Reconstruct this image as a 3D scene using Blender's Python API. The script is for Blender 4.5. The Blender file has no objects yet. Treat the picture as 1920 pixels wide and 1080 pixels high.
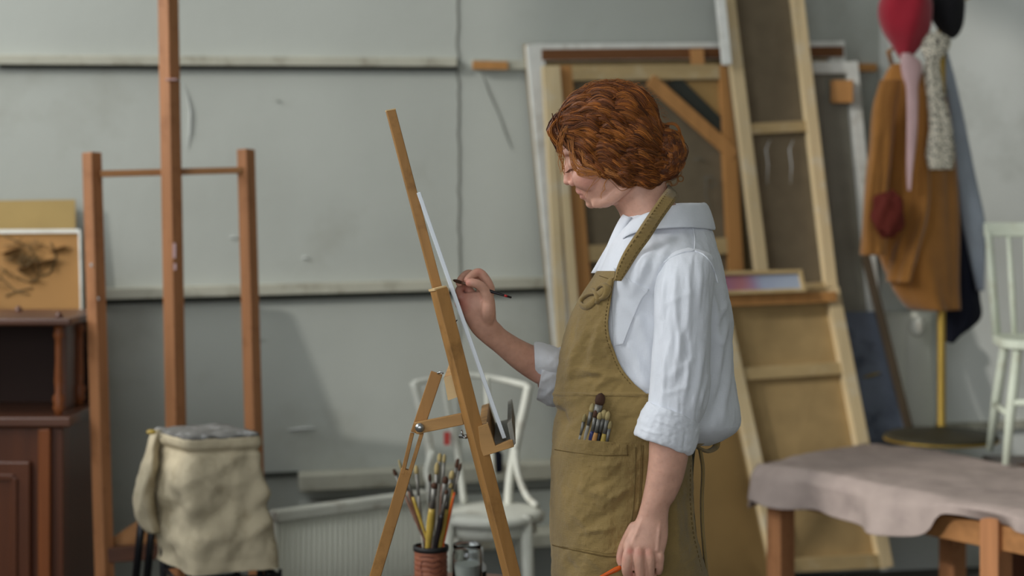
import bpy, bmesh, math, random
from mathutils import Vector, Matrix, noise
from math import sin, cos, pi, sqrt, exp
random.seed(7)
scene = bpy.context.scene
COL = scene.collection
# ---------------------------------------------------------------- camera maths
CZ, F, HY = 1.42, 3200.0, 380.0
def P(px, py, d):
    return Vector(((px-960)/F*d, d, CZ-(py-HY)/F*d))
def ZP(px, py, z):
    return P(px, py, (CZ-z)*F/(py-HY))
def Q(px, py, dy=0.0):
    return P(px, py, 3.2+dy)
WD0, WT = 6.3, .2
def WP(px, py, off=0.0):          # point on the back wall (off = distance in front)
    return P(px, py, (WD0-off*1.0198)/(1-WT*(px-960)/F))
# ---------------------------------------------------------------- materials
def lin(c):
    return tuple(((x/255)/12.92 if x/255 <= .04045 else (((x/255)+.055)/1.055)**2.4) for x in c)
def mat(name, rgb, rough=.7, var=.12, vscale=6, bump=.0, bscale=60, stretch=(1,1,1), metal=0, spec=.3,
        sheen=0, stain=None, stain_scale=9, stain_amt=.5, attr=False, coords='Object', trans=0, sss=0, alpha=1):
    m = bpy.data.materials.new(name); m.use_nodes = True
    nt = m.node_tree; n = nt.nodes; l = nt.links
    b = n['Principled BSDF']; c = lin(rgb)
    b.inputs['Roughness'].default_value = rough
    b.inputs['Metallic'].default_value = metal
    b.inputs['Specular IOR Level'].default_value = spec
    if sheen:
        b.inputs['Sheen Weight'].default_value = sheen
        b.inputs['Sheen Roughness'].default_value = .5
    if trans: b.inputs['Transmission Weight'].default_value = trans
    if sss:
        b.inputs['Subsurface Weight'].default_value = sss
        b.inputs['Subsurface Radius'].default_value = (.012,.005,.003)
        b.inputs['Subsurface Scale'].default_value = 1.0
    tc = n.new('ShaderNodeTexCoord'); mp = n.new('ShaderNodeMapping')
    mp.inputs['Scale'].default_value = stretch
    l.new(tc.outputs[coords], mp.inputs['Vector'])
    nz = n.new('ShaderNodeTexNoise'); nz.inputs['Scale'].default_value = vscale; nz.inputs['Detail'].default_value = 5
    l.new(mp.outputs[0], nz.inputs['Vector'])
    rp = n.new('ShaderNodeMapRange'); rp.inputs[1].default_value = .25; rp.inputs[2].default_value = .75
    rp.inputs[3].default_value = 1-var; rp.inputs[4].default_value = 1+var
    l.new(nz.outputs['Fac'], rp.inputs[0])
    vm = n.new('ShaderNodeVectorMath'); vm.operation = 'SCALE'
    if attr:
        at = n.new('ShaderNodeVertexColor'); at.layer_name = 'Col'
        l.new(at.outputs['Color'], vm.inputs[0])
    else:
        vm.inputs[0].default_value = c
    l.new(rp.outputs[0], vm.inputs['Scale'])
    out = vm.outputs[0]
    if stain:
        n2 = n.new('ShaderNodeTexNoise'); n2.inputs['Scale'].default_value = stain_scale; n2.inputs['Detail'].default_value = 6
        n2.inputs['Roughness'].default_value = .65
        mp2 = n.new('ShaderNodeMapping'); mp2.inputs['Location'].default_value = (3.1, 7.7, 1.3); l.new(tc.outputs[coords], mp2.inputs['Vector'])
        l.new(mp2.outputs[0], n2.inputs['Vector'])
        r2 = n.new('ShaderNodeMapRange'); r2.inputs[1].default_value = .54; r2.inputs[2].default_value = .66
        r2.inputs[3].default_value = 0; r2.inputs[4].default_value = stain_amt
        l.new(n2.outputs['Fac'], r2.inputs[0])
        mx = n.new('ShaderNodeMix'); mx.data_type = 'RGBA'
        l.new(r2.outputs[0], mx.inputs['Factor']); l.new(out, mx.inputs['A'])
        mx.inputs['B'].default_value = (*lin(stain), 1); out = mx.outputs['Result']
    l.new(out, b.inputs['Base Color'])
    if bump:
        n3 = n.new('ShaderNodeTexNoise'); n3.inputs['Scale'].default_value = bscale; n3.inputs['Detail'].default_value = 4
        l.new(mp.outputs[0], n3.inputs['Vector'])
        bp = n.new('ShaderNodeBump'); bp.inputs['Strength'].default_value = bump; bp.inputs['Distance'].default_value = .003
        l.new(n3.outputs['Fac'], bp.inputs['Height']); l.new(bp.outputs[0], b.inputs['Normal'])
    return m
def wood(name, rgb, axis='z', rough=.55, var=.22, **k):
    s = {'z': (30,30,2.2), 'x': (2.2,30,30), 'y': (30,2.2,30)}[axis]
    return mat(name, rgb, rough, var, 1.0, .25, 2.0, s, **k)
def cloth(name, rgb, rough=.9, weave=900, wb=.25, var=.07, **k):
    """woven fabric: fine crossed threads plus soft crumple"""
    m = mat(name, rgb, rough, var, 14, 0, **k)
    nt = m.node_tree; n = nt.nodes; l = nt.links; b = n['Principled BSDF']
    tc = n.new('ShaderNodeTexCoord')
    a = n.new('ShaderNodeMapping'); a.inputs['Scale'].default_value = (60, 60, weave)
    c = n.new('ShaderNodeMapping'); c.inputs['Scale'].default_value = (weave, weave, 60)
    l.new(tc.outputs['Object'], a.inputs[0]); l.new(tc.outputs['Object'], c.inputs[0])
    na = n.new('ShaderNodeTexNoise'); nb = n.new('ShaderNodeTexNoise'); nc = n.new('ShaderNodeTexNoise')
    na.inputs['Scale'].default_value = 1; nb.inputs['Scale'].default_value = 1; nc.inputs['Scale'].default_value = 45
    nc.inputs['Detail'].default_value = 3
    l.new(a.outputs[0], na.inputs['Vector']); l.new(c.outputs[0], nb.inputs['Vector']); l.new(tc.outputs['Object'], nc.inputs['Vector'])
    ad = n.new('ShaderNodeMath'); ad.operation = 'ADD'; l.new(na.outputs['Fac'], ad.inputs[0]); l.new(nb.outputs['Fac'], ad.inputs[1])
    ml = n.new('ShaderNodeMath'); ml.operation = 'MULTIPLY_ADD'; l.new(nc.outputs['Fac'], ml.inputs[0]); ml.inputs[1].default_value = 2.5
    l.new(ad.outputs[0], ml.inputs[2])
    bp = n.new('ShaderNodeBump'); bp.inputs['Strength'].default_value = wb; bp.inputs['Distance'].default_value = .002
    l.new(ml.outputs[0], bp.inputs['Height']); l.new(bp.outputs[0], b.inputs['Normal'])
    return m
M = {}
M['wall'] = mat('wall_plaster', (175,178,170), .9, .07, 1.6, .3, 25, stain=(156,156,145), stain_scale=2.2, stain_amt=.45)
M['rail'] = mat('rail_paint', (176,174,158), .8, .12, 5, .2, 30, stain=(120,112,92), stain_scale=7, stain_amt=.5)
M['gap_shadow'] = mat('gap_shadow_dark', (52,54,48), .9)  # dark colour for gaps and for the shadow painted under the rails
M['crack'] = mat('crack_grey', (112,112,104), .9)
M['chalk'] = mat('chalk_white', (212,214,212), .9)
M['floor'] = mat('concrete_floor', (84,80,74), .8, .15, 4, .2, 30)
M['ceil'] = mat('ceiling_paint', (190,190,184), .9)
M['easelwood'] = wood('orange_pine', (174,120,80), stain=(132,82,50), stain_scale=14, stain_amt=.4)
M['easelwoodx'] = wood('orange_pine_across', (160,112,68), 'x')
M['honey'] = wood('honey_beech', (160,116,64), stain=(96,66,30), stain_scale=11, stain_amt=.5)
M['honeyx'] = wood('honey_beech_across', (172,130,78), 'x', stain=(100,72,34), stain_scale=16, stain_amt=.5)
M['endgrain'] = wood('pale_end_grain', (212,180,130), 'x', var=.1)
M['pine'] = wood('pale_pine', (212,190,148), var=.14, stain=(214,208,190), stain_scale=10, stain_amt=.4)
M['pinex'] = wood('pale_pine_across', (178,154,110), 'x', var=.12, stain=(198,186,158), stain_scale=10, stain_amt=.4)
M['oakbar'] = wood('orange_stretcher', (178,128,74), var=.15)
M['darkbar'] = wood('brown_bar', (112,72,40), 'x', var=.15)
M['primed'] = mat('white_primer', (222,222,214), .7, .1, 18, .2, 60, stain=(160,150,128), stain_scale=9, stain_amt=.4)
M['cancloth'] = cloth('raw_canvas', (112,100,80), weave=500, wb=.15, var=.12)
M['cancloth2'] = cloth('raw_canvas_warm', (168,142,98), weave=500, wb=.15, var=.12)
M['cangrey'] = cloth('raw_canvas_grey', (138,134,120), weave=500, wb=.15, var=.1)
M['hardboard'] = mat('hardboard', (166,134,84), .75, .1, 5, .1, 60)
M['ochre'] = mat('ochre_board', (150,110,60), .7, .12, 4, .1, 60)
M['mahog'] = wood('mahogany', (92,50,28), rough=.35, var=.25, spec=.5)
M['mahogx'] = wood('mahogany_across', (92,58,42), 'x', rough=.35, var=.25, spec=.5)
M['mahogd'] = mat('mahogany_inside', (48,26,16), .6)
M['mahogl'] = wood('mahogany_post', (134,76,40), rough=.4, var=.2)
M['drape'] = cloth('dusty_pink_cloth', (170,154,146), weave=600, wb=.2, var=.12, stain=(132,118,114), stain_scale=5, stain_amt=.4)
M['stoolcloth'] = cloth('linen_sacking', (176,164,138), weave=500, wb=.3, var=.14, stain=(126,112,84), stain_scale=9, stain_amt=.45)
M['palette'] = mat('paint_crust', (104,102,98), .6, .5, 30, .8, 40, stain=(180,180,178), stain_scale=22, stain_amt=.7)
M['steel'] = mat('black_steel', (24,24,28), .4, .1, metal=.3, spec=.5)
M['chrome'] = mat('zinc_metal', (168,170,168), .3, .05, metal=.9)
M['whitepaint'] = mat('chipped_white_paint', (206,206,194), .6, .08, 10, .15, 60, stain=(150,138,120), stain_scale=12, stain_amt=.5)
M['greenpaint'] = mat('pale_green_paint', (198,204,186), .6, .06, 10, .1, 60, stain=(160,150,120), stain_scale=14, stain_amt=.35)
M['radiator'] = mat('radiator_enamel', (226,226,212), .5, .05)
M['brass'] = mat('yellow_brass', (184,150,64), .35, .1, metal=.5, spec=.5)
M['basedark'] = mat('stand_base', (70,64,48), .6, .15, 12)
M['coat'] = cloth('mustard_wool', (158,106,48), weave=300, wb=.3, var=.1, sheen=.3)
M['navy'] = cloth('navy_wool', (26,28,42), weave=300, wb=.2)
M['maroon'] = cloth('maroon_knit', (104,40,30), weave=200, wb=.4)
M['redhat'] = cloth('crimson_felt', (158,26,44), weave=250, wb=.3, sheen=.4)
M['blackhat'] = cloth('black_felt', (22,21,24), weave=250, wb=.3, sheen=.1)
M['pinkscarf'] = cloth('dusty_rose_silk', (196,162,160), .5, weave=700, wb=.1)
M['greycloth'] = cloth('pale_blue_grey_cotton', (158,166,176), weave=500, wb=.15)
M['speck'] = mat('speckled_scarf', (214,206,186), .8, .1, 40, 0, stain=(40,38,38), stain_scale=48, stain_amt=1)
M['bluepaint'] = mat('blue_painting', (104,112,126), .5, .25, 7, .2, 30, stain=(52,58,72), stain_scale=6, stain_amt=.8)
M['darkbox'] = mat('dark_box', (34,30,28), .7)
M['glass'] = mat('clear_glass', (238,242,240), .03, 0, spec=.5, trans=1)
M['caps'] = mat('white_cap', (214,218,220), .35, .03)
M['grubby'] = mat('cloudy_solvent', (166,170,166), .4, .1, 20)
M['can'] = mat('terracotta_can', (122,74,54), .6, .18, 18, .5, 40, stain=(96,52,36), stain_scale=30, stain_amt=.7)
M['black'] = mat('black_rubber', (22,22,22), .6)
M['bristle'] = mat('hog_bristle', (146,130,88), .8, .25, 60)
M['bristled'] = mat('dark_bristle', (66,42,28), .8, .2, 60)
M['ferrule'] = mat('worn_ferrule', (116,114,108), .5, .3, 60, metal=.6)
M['h_yellow'] = mat('yellow_lacquer', (160,136,62), .4, .12, 30, stain=(110,92,50), stain_scale=40, stain_amt=.5)
M['h_black'] = mat('black_lacquer', (30,26,28), .35, .1, 30)
M['h_brown'] = mat('brown_lacquer', (96,66,50), .4, .15, 30, stain=(60,46,40), stain_scale=40, stain_amt=.5)
M['h_blue'] = mat('navy_lacquer', (38,42,86), .3, .1)
M['h_orange'] = mat('orange_lacquer', (206,92,34), .25, .08)
M['h_red'] = mat('red_band', (164,40,38), .4, .05)
M['h_grey'] = mat('grey_paint_on_wood', (132,128,118), .5, .2, 40)
M['board'] = mat('white_canvas_board', (222,226,230), .6, .03, 20)
M['shirt'] = cloth('white_linen', (226,228,233), weave=1100, wb=.22, var=.03, sheen=.2)
M['apron'] = cloth('olive_linen', (136,113,68), weave=900, wb=.5, var=.2, sheen=.15)
M['aprond'] = cloth('olive_stitching', (100,80,44), weave=900, wb=.3, var=.1)
M['trouser'] = cloth('dark_olive_trousers', (66,64,44), weave=700, wb=.3)
M['skin'] = mat('skin', (200,150,130), .5, .05, 60, .12, 300, attr=True, spec=.35, sss=.12)
M['hair'] = mat('auburn_hair', (130,70,30), .48, .15, 50, 0, attr=True, spec=.4)
M['lash'] = mat('auburn_lash', (92,52,32), .6)
M['shoe'] = mat('shoe_leather', (50,36,28), .5)
M['olivebar'] = wood('dark_olive_batten', (72,60,44), var=.15)
M['redtape'] = mat('red_tape', (184,70,62), .6)
for n_ in M['speck'].node_tree.nodes:
    if n_.type == 'MAP_RANGE' and abs(n_.inputs[1].default_value-.54) < .01: n_.inputs[1].default_value = .53; n_.inputs[2].default_value = .57
    if n_.type == 'TEX_NOISE' and abs(n_.inputs['Scale'].default_value-48) < .1: n_.inputs['Scale'].default_value = 130; n_.inputs['Detail'].default_value = 1
# ---------------------------------------------------------------- objects
def root(name, label, cat, loc, group=None):
    o = bpy.data.objects.new(name, None); COL.objects.link(o); o.location = loc
    o.empty_display_size = .05
    o['label'] = label; o['category'] = cat
    if group: o['group'] = group
    return o
def wloc(o):
    v = Vector((0,0,0))
    while o: v += o.location; o = o.parent
    return v
class MB:
    def __init__(s): s.v = []; s.f = []; s.c = []
    def add(s, vs, fs, col=None):
        b = len(s.v); s.v += [Vector(v) for v in vs]; s.f += [tuple(b+i for i in f) for f in fs]
        if col is not None:
            if isinstance(col, list): s.c += col
            else: s.c += [col]*len(vs)
        return s
    def beam(s, a, b, w, t, n=(0,-1,0), w1=None, t1=None):
        a = Vector(a); b = Vector(b); ax = (b-a).normalized(); n = Vector(n)
        n = (n-ax*n.dot(ax)).normalized(); u = ax.cross(n)
        vs = []
        for p, ww, tt in ((a, w, t), (b, w1 or w, t1 or t)):
            for su, sn in ((-1,-1),(1,-1),(1,1),(-1,1)): vs.append(p+u*su*ww/2+n*sn*tt/2)
        return s.add(vs, [(0,3,2,1),(4,5,6,7),(0,1,5,4),(1,2,6,5),(2,3,7,6),(3,0,4,7)])
    def box(s, c, sx, sy, sz, rz=0):
        c = Vector(c); R = Matrix.Rotation(rz, 3, 'Z')
        vs = [c+R@Vector((x*sx/2, y*sy/2, z*sz/2)) for z in (-1,1) for x,y in ((-1,-1),(1,-1),(1,1),(-1,1))]
        return s.add(vs, [(0,3,2,1),(4,5,6,7),(0,1,5,4),(1,2,6,5),(2,3,7,6),(3,0,4,7)])
    def rings(s, rs, cap=True, close=True, col=None):
        n = len(rs[0]); vs = [p for r in rs for p in r]; fs = []
        for i in range(len(rs)-1):
            for j in range(n if close else n-1):
                k = (j+1) % n; fs.append((i*n+j, i*n+k, (i+1)*n+k, (i+1)*n+j))
        if cap and close:
            fs.append(tuple(range(n-1,-1,-1))); fs.append(tuple((len(rs)-1)*n+j for j in range(n)))
        return s.add(vs, fs, col)
    def tube(s, pts, rad, n=8, cap=True, col=None, flat=1.0):
        pts = [Vector(p) for p in pts]; rs = []
        if not isinstance(rad, (list, tuple)): rad = [rad]*len(pts)
        t0 = (pts[1]-pts[0]).normalized()
        up = Vector((0,0,1)) if abs(t0.z) < .9 else Vector((1,0,0))
        u = (up-t0*up.dot(t0)).normalized()
        for i, p in enumerate(pts):
            t = (pts[min(i+1,len(pts)-1)]-pts[max(i-1,0)])
            t = t.normalized() if t.length > 1e-9 else t0
            u = (u-t*u.dot(t)); u = u.normalized() if u.length > 1e-6 else t.orthogonal().normalized()
            w = t.cross(u)
            rs.append([p+(u*cos(a)*flat+w*sin(a))*rad[i] for a in [2*pi*j/n for j in range(n)]])
        return s.rings(rs, cap, True, col)
    def lathe(s, base, prof, n=24, cap=True):
        base = Vector(base)
        return s.rings([[base+Vector((r*cos(2*pi*j/n), r*sin(2*pi*j/n), z)) for j in range(n)] for r, z in prof], cap)
    def ell(s, c, rx, ry, rz, nu=16, nv=10, rot=None):
        c = Vector(c); rs = []
        for i in range(1, nv):
            a = pi*i/nv
            r = [Vector((rx*sin(a)*cos(2*pi*j/nu), ry*sin(a)*sin(2*pi*j/nu), rz*cos(a))) for j in range(nu)]
            rs.append([c+(rot@p if rot else p) for p in r])
        return s.rings(rs)
    def grid(s, fn, nu, nv, col=None):
        vs = [fn(i/nu, j/nv) for j in range(nv+1) for i in range(nu+1)]
        fs = [(j*(nu+1)+i, j*(nu+1)+i+1, (j+1)*(nu+1)+i+1, (j+1)*(nu+1)+i) for j in range(nv) for i in range(nu)]
        return s.add(vs, fs, col)
    def build(s, name, m, parent=None, bevel=0, smooth=False, solid=0, sub=0, origin=None, label=None, kind=None, cat=None, group=None, recalc=True):
        o0 = Vector(origin) if origin is not None else (wloc(parent) if parent else sum(s.v, Vector((0,0,0)))/max(1,len(s.v)))
        me = bpy.data.meshes.new(name); me.from_pydata([v-o0 for v in s.v], [], s.f)
        if s.c and len(s.c) == len(s.v):
            a = me.color_attributes.new('Col', 'FLOAT_COLOR', 'POINT')
            a.data.foreach_set('color', [x for c in s.c for x in (c[0],c[1],c[2],1)])
        if recalc:
            bm = bmesh.new(); bm.from_mesh(me); bmesh.ops.recalc_face_normals(bm, faces=bm.faces); bm.to_mesh(me); bm.free()
        if smooth: me.polygons.foreach_set('use_smooth', [True]*len(me.polygons))
        me.materials.append(M[m] if isinstance(m, str) else m)
        o = bpy.data.objects.new(name, me); COL.objects.link(o)
        if parent: o.parent = parent; o.location = o0-wloc(parent)
        else: o.location = o0
        if bevel:
            b = o.modifiers.new('bevel', 'BEVEL'); b.width = bevel; b.segments = 2; b.limit_method = 'ANGLE'
        if solid:
            b = o.modifiers.new('solid', 'SOLIDIFY'); b.thickness = solid; b.offset = -1
        if sub:
            b = o.modifiers.new('sub', 'SUBSURF'); b.levels = sub; b.render_levels = sub
        if label: o['label'] = label
        if kind: o['kind'] = kind
        if cat: o['category'] = cat
        if group: o['group'] = group
        return o
def lerp(a, b, t): return a+(b-a)*t
def interp(tab, x):
    """tab: list of (x, v...) -> interpolated tuple, smooth"""
    if x <= tab[0][0]: return tab[0][1:]
    if x >= tab[-1][0]: return tab[-1][1:]
    for i in range(len(tab)-1):
        if tab[i][0] <= x <= tab[i+1][0]:
            x0, x1 = tab[i][0], tab[i+1][0]; t = (x-x0)/(x1-x0); out = []
            for k in range(1, len(tab[i])):
                p1, p2 = tab[i][k], tab[i+1][k]
                m1 = (p2-tab[i-1][k])/(x1-tab[i-1][0]) if i > 0 else (p2-p1)/(x1-x0)
                m2 = (tab[i+2][k]-p1)/(tab[i+2][0]-x0) if i+2 < len(tab) else (p2-p1)/(x1-x0)
                h = x1-x0; t2 = t*t; t3 = t2*t
                out.append((2*t3-3*t2+1)*p1+(t3-2*t2+t)*h*m1+(-2*t3+3*t2)*p2+(t3-t2)*h*m2)
            return tuple(out)
def spline(pts, n):
    tab = [(i,)+tuple(p) for i, p in enumerate(pts)]
    return [interp(tab, (len(pts)-1)*k/(n-1)) for k in range(n)]
# ================================================================= THE ROOM
wdir = Vector((1,.2,0)).normalized(); wn = Vector((.2,-1,0)).normalized()
XL, XR, YB, H = -3.3, 4.2, -2.6, 5.1
def wall_y(x): return WD0+.2*x
def struct(mb, name, m, **k): return mb.build(name, m, kind='structure', **k)
b = MB(); b.beam((XL-.15, wall_y(XL-.15)+.1, H/2), (XR+.15, wall_y(XR+.15)+.1, H/2), H+.0, .196, (0,-1,0)); struct(b, 'wall_back', 'wall')
b = MB(); b.box(((XL+XR)/2, (YB+7.2)/2, -.05), XR-XL+.6, 7.2-YB+.6, .1); struct(b, 'floor', 'floor')
b = MB(); b.box(((XL+XR)/2, (YB+7.2)/2, H+.05), XR-XL+.6, 7.2-YB+.6, .1); struct(b, 'ceiling', 'ceil')
b = MB(); b.box((XR+.1, (YB+7.2)/2, H/2), .2, 7.2-YB, H); struct(b, 'wall_right', 'wall')
# left wall; unseen window openings and piers shaped to steer the sun
wz0, wz1 = 1.86, 4.75; OPEN = [(.95,2.25),(2.60,3.13),(3.74,5.6)]; YE = 5.64
b = MB()
b.box((XL-.1, (YB+YE)/2, wz0/2), .2, YE-YB, wz0); b.box((XL-.1, (YB+YE)/2, (wz1+H)/2), .2, YE-YB, H-wz1)
ys = [YB]+[v for o in OPEN for v in o]+[YE]
for i in range(0, len(ys), 2): b.box((XL-.1, (ys[i]+ys[i+1])/2, (wz0+wz1)/2), .2, ys[i+1]-ys[i], wz1-wz0)
struct(b, 'wall_left', 'wall')
for i, (y0, y1) in enumerate(OPEN):
    b = MB()
    for y in (y0+.015, y1-.015): b.box((XL-.12, y, (wz0+wz1)/2), .05, .03, wz1-wz0)
    for z in (wz0+.015, wz1-.015): b.box((XL-.12, (y0+y1)/2, z), .05, y1-y0, .03)
    struct(b, 'window_%d'%(i+1), 'whitepaint')
# unseen wall behind the camera; its window is added for fill light
b = MB()
b.box(((XL+XR)/2, YB-.1, .5), XR-XL, .2, 1.0); b.box(((XL+XR)/2, YB-.1, (2.9+H)/2), XR-XL, .2, H-2.9)
b.box((XL+.2, YB-.1, 1.95), .4, .2, 1.9); b.box(((1.6+XR)/2, YB-.1, 1.95), XR-1.6, .2, 1.9)
struct(b, 'wall_front', 'wall')
b = MB()
for i in range(4):
    x = lerp(XL+.43, 1.57, i/3); b.box((x, YB-.1, 1.95), .05, .06, 1.9)
b.box((.5*(XL+2.0), YB-.1, 1.03), 1.2-XL, .06, .05); b.box((.5*(XL+2.0), YB-.1, 2.87), 1.2-XL, .06, .05)
struct(b, 'window_4', 'whitepaint')
M['lit_plaster'] = mat('pale_lit_plaster', (220,222,216), .9, .05, 2.5, .3, 30, stain=(196,198,190), stain_scale=3)  # paler plaster, its colour raised further to carry the light falling here
b = MB(); b.add([WP(x,y,o) for o in (.0,.008) for x,y in ((1650,-700),(2800,-700),(2800,1500),(1650,1500))], [(0,1,2,3),(7,6,5,4),(0,4,5,1),(1,5,6,2),(2,6,7,3),(3,7,4,0)]); struct(b, 'trim_21', 'lit_plaster')
# rails and seams on the back wall
def rail(x0, y0, x1, y1, hpx, dep, m, name, shadow=True):
    s = .00197
    a, c = WP(x0, y0, dep/2), WP(x1, y1, dep/2)
    b = MB(); b.beam(a, c, hpx*s, dep, wn); struct(b, name, m, bevel=.003)
rail(-60, 112, 856, 117, 17, .035, 'rail', 'trim_1')
rail(886, 121, 990, 122, 18, .03, 'rail', 'trim_2')
rail(190, 551, 1030, 529, 20, .04, 'rail', 'trim_3')
b = MB(); b.beam(WP(0,124,.01), WP(856,128,.01), .014, .02, wn); struct(b, 'trim_4', 'gap_shadow')  # dark strip painted in as the shadow under the upper rail
b = MB(); b.beam(WP(190,566,.012), WP(1030,543,.012), .018, .024, wn); struct(b, 'trim_5', 'gap_shadow')  # shadow below the lower rail, put in as a dark strip
b = MB(); b.beam(WP(300,900,.01), WP(1040,866,.01), .014, .02, wn); struct(b, 'trim_6', 'gap_shadow')
random.seed(3)
b = MB(); b.tube([WP(858+random.uniform(-2,2)+y*.006, y, .001) for y in range(-20, 560, 18)], .0035, 6); struct(b, 'trim_7', 'crack')
b = MB(); b.tube([WP(861+random.uniform(-2,2), y, .001) for y in range(575, 880, 18)], .0025, 6); struct(b, 'trim_8', 'crack')
b = MB(); b.tube([WP(345,160,.001), WP(352,180,.001), WP(358,210,.001), WP(357,245,.001), WP(352,280,.001)], [.001,.005,.008,.007,.001], 8, flat=.3); struct(b, 'trim_9', 'chalk')
for i, (x0,y0,x1,y1,r) in enumerate([(540,806,590,802,.012),(430,445,446,446,.012),(566,484,578,484,.012),(518,190,526,190,.010),(455,640,500,638,.004)]):
    b = MB(); b.tube([WP(x0,y0,.001), WP((x0+x1)/2,(y0+y1)/2-1,.001), WP(x1,y1,.001)], [r*.4,r,r*.4], 8, flat=.2 ); struct(b, 'trim_%d'%(10+i), 'chalk' if i in (0,1,2) else 'crack')
b = MB(); b.tube([WP(x,y,.002) for x,y in ((905,140),(918,175),(936,215),(948,250),(960,280))], [.001,.003,.002,.003,.001], 6); struct(b, 'trim_15', 'crack')
# stained end of the short rail
b = MB(); b.beam(WP(886,122,.034), WP(952,123,.034), .03, .006, wn); struct(b, 'trim_16', 'oakbar')
# low ledges along the foot of the wall
for i, (y0, h, dep) in enumerate([(877, 30, .10), (1000, 26, .2)]):
    b = MB(); b.beam(WP(560, y0+26, dep/2), WP(1120, y0-2, dep/2), h*.00197, dep, wn); struct(b, 'trim_%d'%(17+i), 'rail', bevel=.006)
b = MB(); b.beam(WP(560, 975, .03), WP(1120, 945, .03), .13, .06, wn); struct(b, 'trim_19', 'wall')
b = MB(); b.beam(WP(1500, 812, .02), WP(2150, 786, .02), .03, .03, wn); struct(b, 'baseboard_back', 'rail')
# ================================================================= BACKGROUND THINGS
def frame(name, label, cat, c, bw, th, m_up, m_ac, canvas=None, cross=(), group=None, cside=1, face=None, upbars=(), skip=()):
    """stretcher frame / stretched canvas. c = TL,TR,BR,BL points; cross = (t0,t1,width) bars; canvas behind bars"""
    TL, TR, BR, BL = [Vector(v) for v in c]
    n = (TR-TL).cross(BL-TL).normalized()
    if n.y > 0: n = -n                        # towards the camera
    r = root(name, label, cat, (BL+BR)/2, group)
    def L(a, b2, t): return a+(b2-a)*t
    def bar(a, b2, w, m, nm='stretcher_bar', off=0, t=None):
        mb = MB(); mb.beam(a+n*off, b2+n*off, w, t or th, n); return mb.build(nm, m, r, bevel=.002)
    dx = (TR-TL).normalized(); dz = (TL-BL).normalized()
    if 'l' not in skip: bar(BL+dx*bw/2, TL+dx*bw/2, bw, m_up)
    if 'r' not in skip: bar(BR-dx*bw/2, TR-dx*bw/2, bw, m_up)
    if 't' not in skip: bar(TL+dx*bw-dz*bw/2, TR-dx*bw-dz*bw/2, bw, m_ac)
    if 'b' not in skip: bar(BL+dx*bw+dz*bw/2, BR-dx*bw+dz*bw/2, bw, m_ac)
    for t0, t1, w, *mm in cross:
        bar(L(TL,BL,t0)+dx*bw, L(TR,BR,t1)-dx*bw, w, mm[0] if mm else m_ac, 'cross_bar', -th*.1, th*.7)
    if canvas:
        mb = MB(); e = .004
        f = n*(-th/2-.003) if cside > 0 else n*(th/2+.003)
        mb.add([p+f+n*s for s in (-.002,.002) for p in (TL-dx*e+dz*e, TR+dx*e+dz*e, BR+dx*e-dz*e, BL-dx*e-dz*e)],
               [(0,1,2,3),(7,6,5,4),(0,4,5,1),(1,5,6,2),(2,6,7,3),(3,7,4,0)])
        mb.build(face or 'canvas', canvas, r)
    return r, n
# grey primed canvas leaning far right of the stack
r, n = frame('stretched_canvas', 'grey backed canvas with white primed edges leaning between the tall frame and the coat stand', 'canvas',
      (WP(1440,116,.12), WP(1606,116,.12), WP(1672,830,.17), WP(1500,830,.17)), .045, .03, 'primed', 'primed', 'cangrey')
mb = MB(); mb.box(WP(1578,172,.15), .08, .04, .085); mb.build('corner_block', 'oakbar', r, bevel=.003)
r, n = frame('stretched_canvas', 'largest canvas seen from the back with whitewashed edges, behind the woman', 'canvas',
      (WP(986,84,.05), WP(1580,78,.05), WP(1640,960,.09), WP(1070,980,.09)), .062, .04, 'primed', 'primed', 'cancloth2')
mb = MB(); mb.beam(WP(1015,103,.065), WP(1580,97,.065), .04, .02); mb.build('inner_rail', 'darkbar', r)
mb = MB(); mb.beam(WP(1306,92,.085), WP(1308,124,.085), .05, .02); mb.build('inner_block', 'oakbar', r)
r, n = frame('stretcher_frame', 'orange pine stretcher frame with diagonal corner brace, right behind the woman\'s head', 'frame',
      (WP(1042,124,.13), WP(1372,121,.13), WP(1412,900,.19), WP(1114,910,.19)), .055, .035, 'oakbar', 'pinex', 'cancloth', ((.45,.437,.06),))
mb = MB(); mb.beam(WP(1218,150,.15), WP(1378,292,.155), .05, .02); mb.build('corner_brace', 'oakbar', r, bevel=.002)
mb = MB(); mb.beam(WP(1262,150,.135), WP(1372,258,.14), .05, .012); mb.build('brace_gap', 'gap_shadow', r)
mb = MB(); mb.add([WP(1275,152,.128), WP(1360,152,.128), WP(1372,262,.133), WP(1275,152,.124), WP(1360,152,.124), WP(1372,262,.129)], [(0,1,2),(5,4,3),(0,3,4,1),(1,4,5,2),(2,5,3,0)]); mb.build('corner_board', 'hardboard', r)
mb = MB()
for pts in (((1300,300),(1312,296),(1322,304)), ((1318,335),(1335,330),(1345,345),(1330,352)), ((1325,330),(1322,360),(1330,395)), ((1308,380),(1300,400),(1310,420))):
    mb.tube([WP(x,y,.132+.00008*(y-124)) for x,y in pts], .005, 6, flat=.3)
mb.build('charcoal_drawing', 'crack', r, smooth=True)
r, n = frame('stretcher_frame', 'narrow whitewashed pine frame leaning just inside the left edge of the largest canvas', 'frame',
      (WP(1016,124,.17), WP(1048,124,.17), WP(1114,960,.23), WP(1062,960,.23)), .034, .035, 'pine', 'pine')
r, n = frame('stretcher_frame', 'tall narrow pale stretcher frame rising out of the top of the picture', 'frame',
      (WP(1330,-190,.17), WP(1482,-196,.17), WP(1622,1000,.27), WP(1476,1000,.27)), .046, .035, 'pine', 'pinex', 'cancloth', ((.366,.362,.04),(.62,.615,.04)))
mb = MB()
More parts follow.
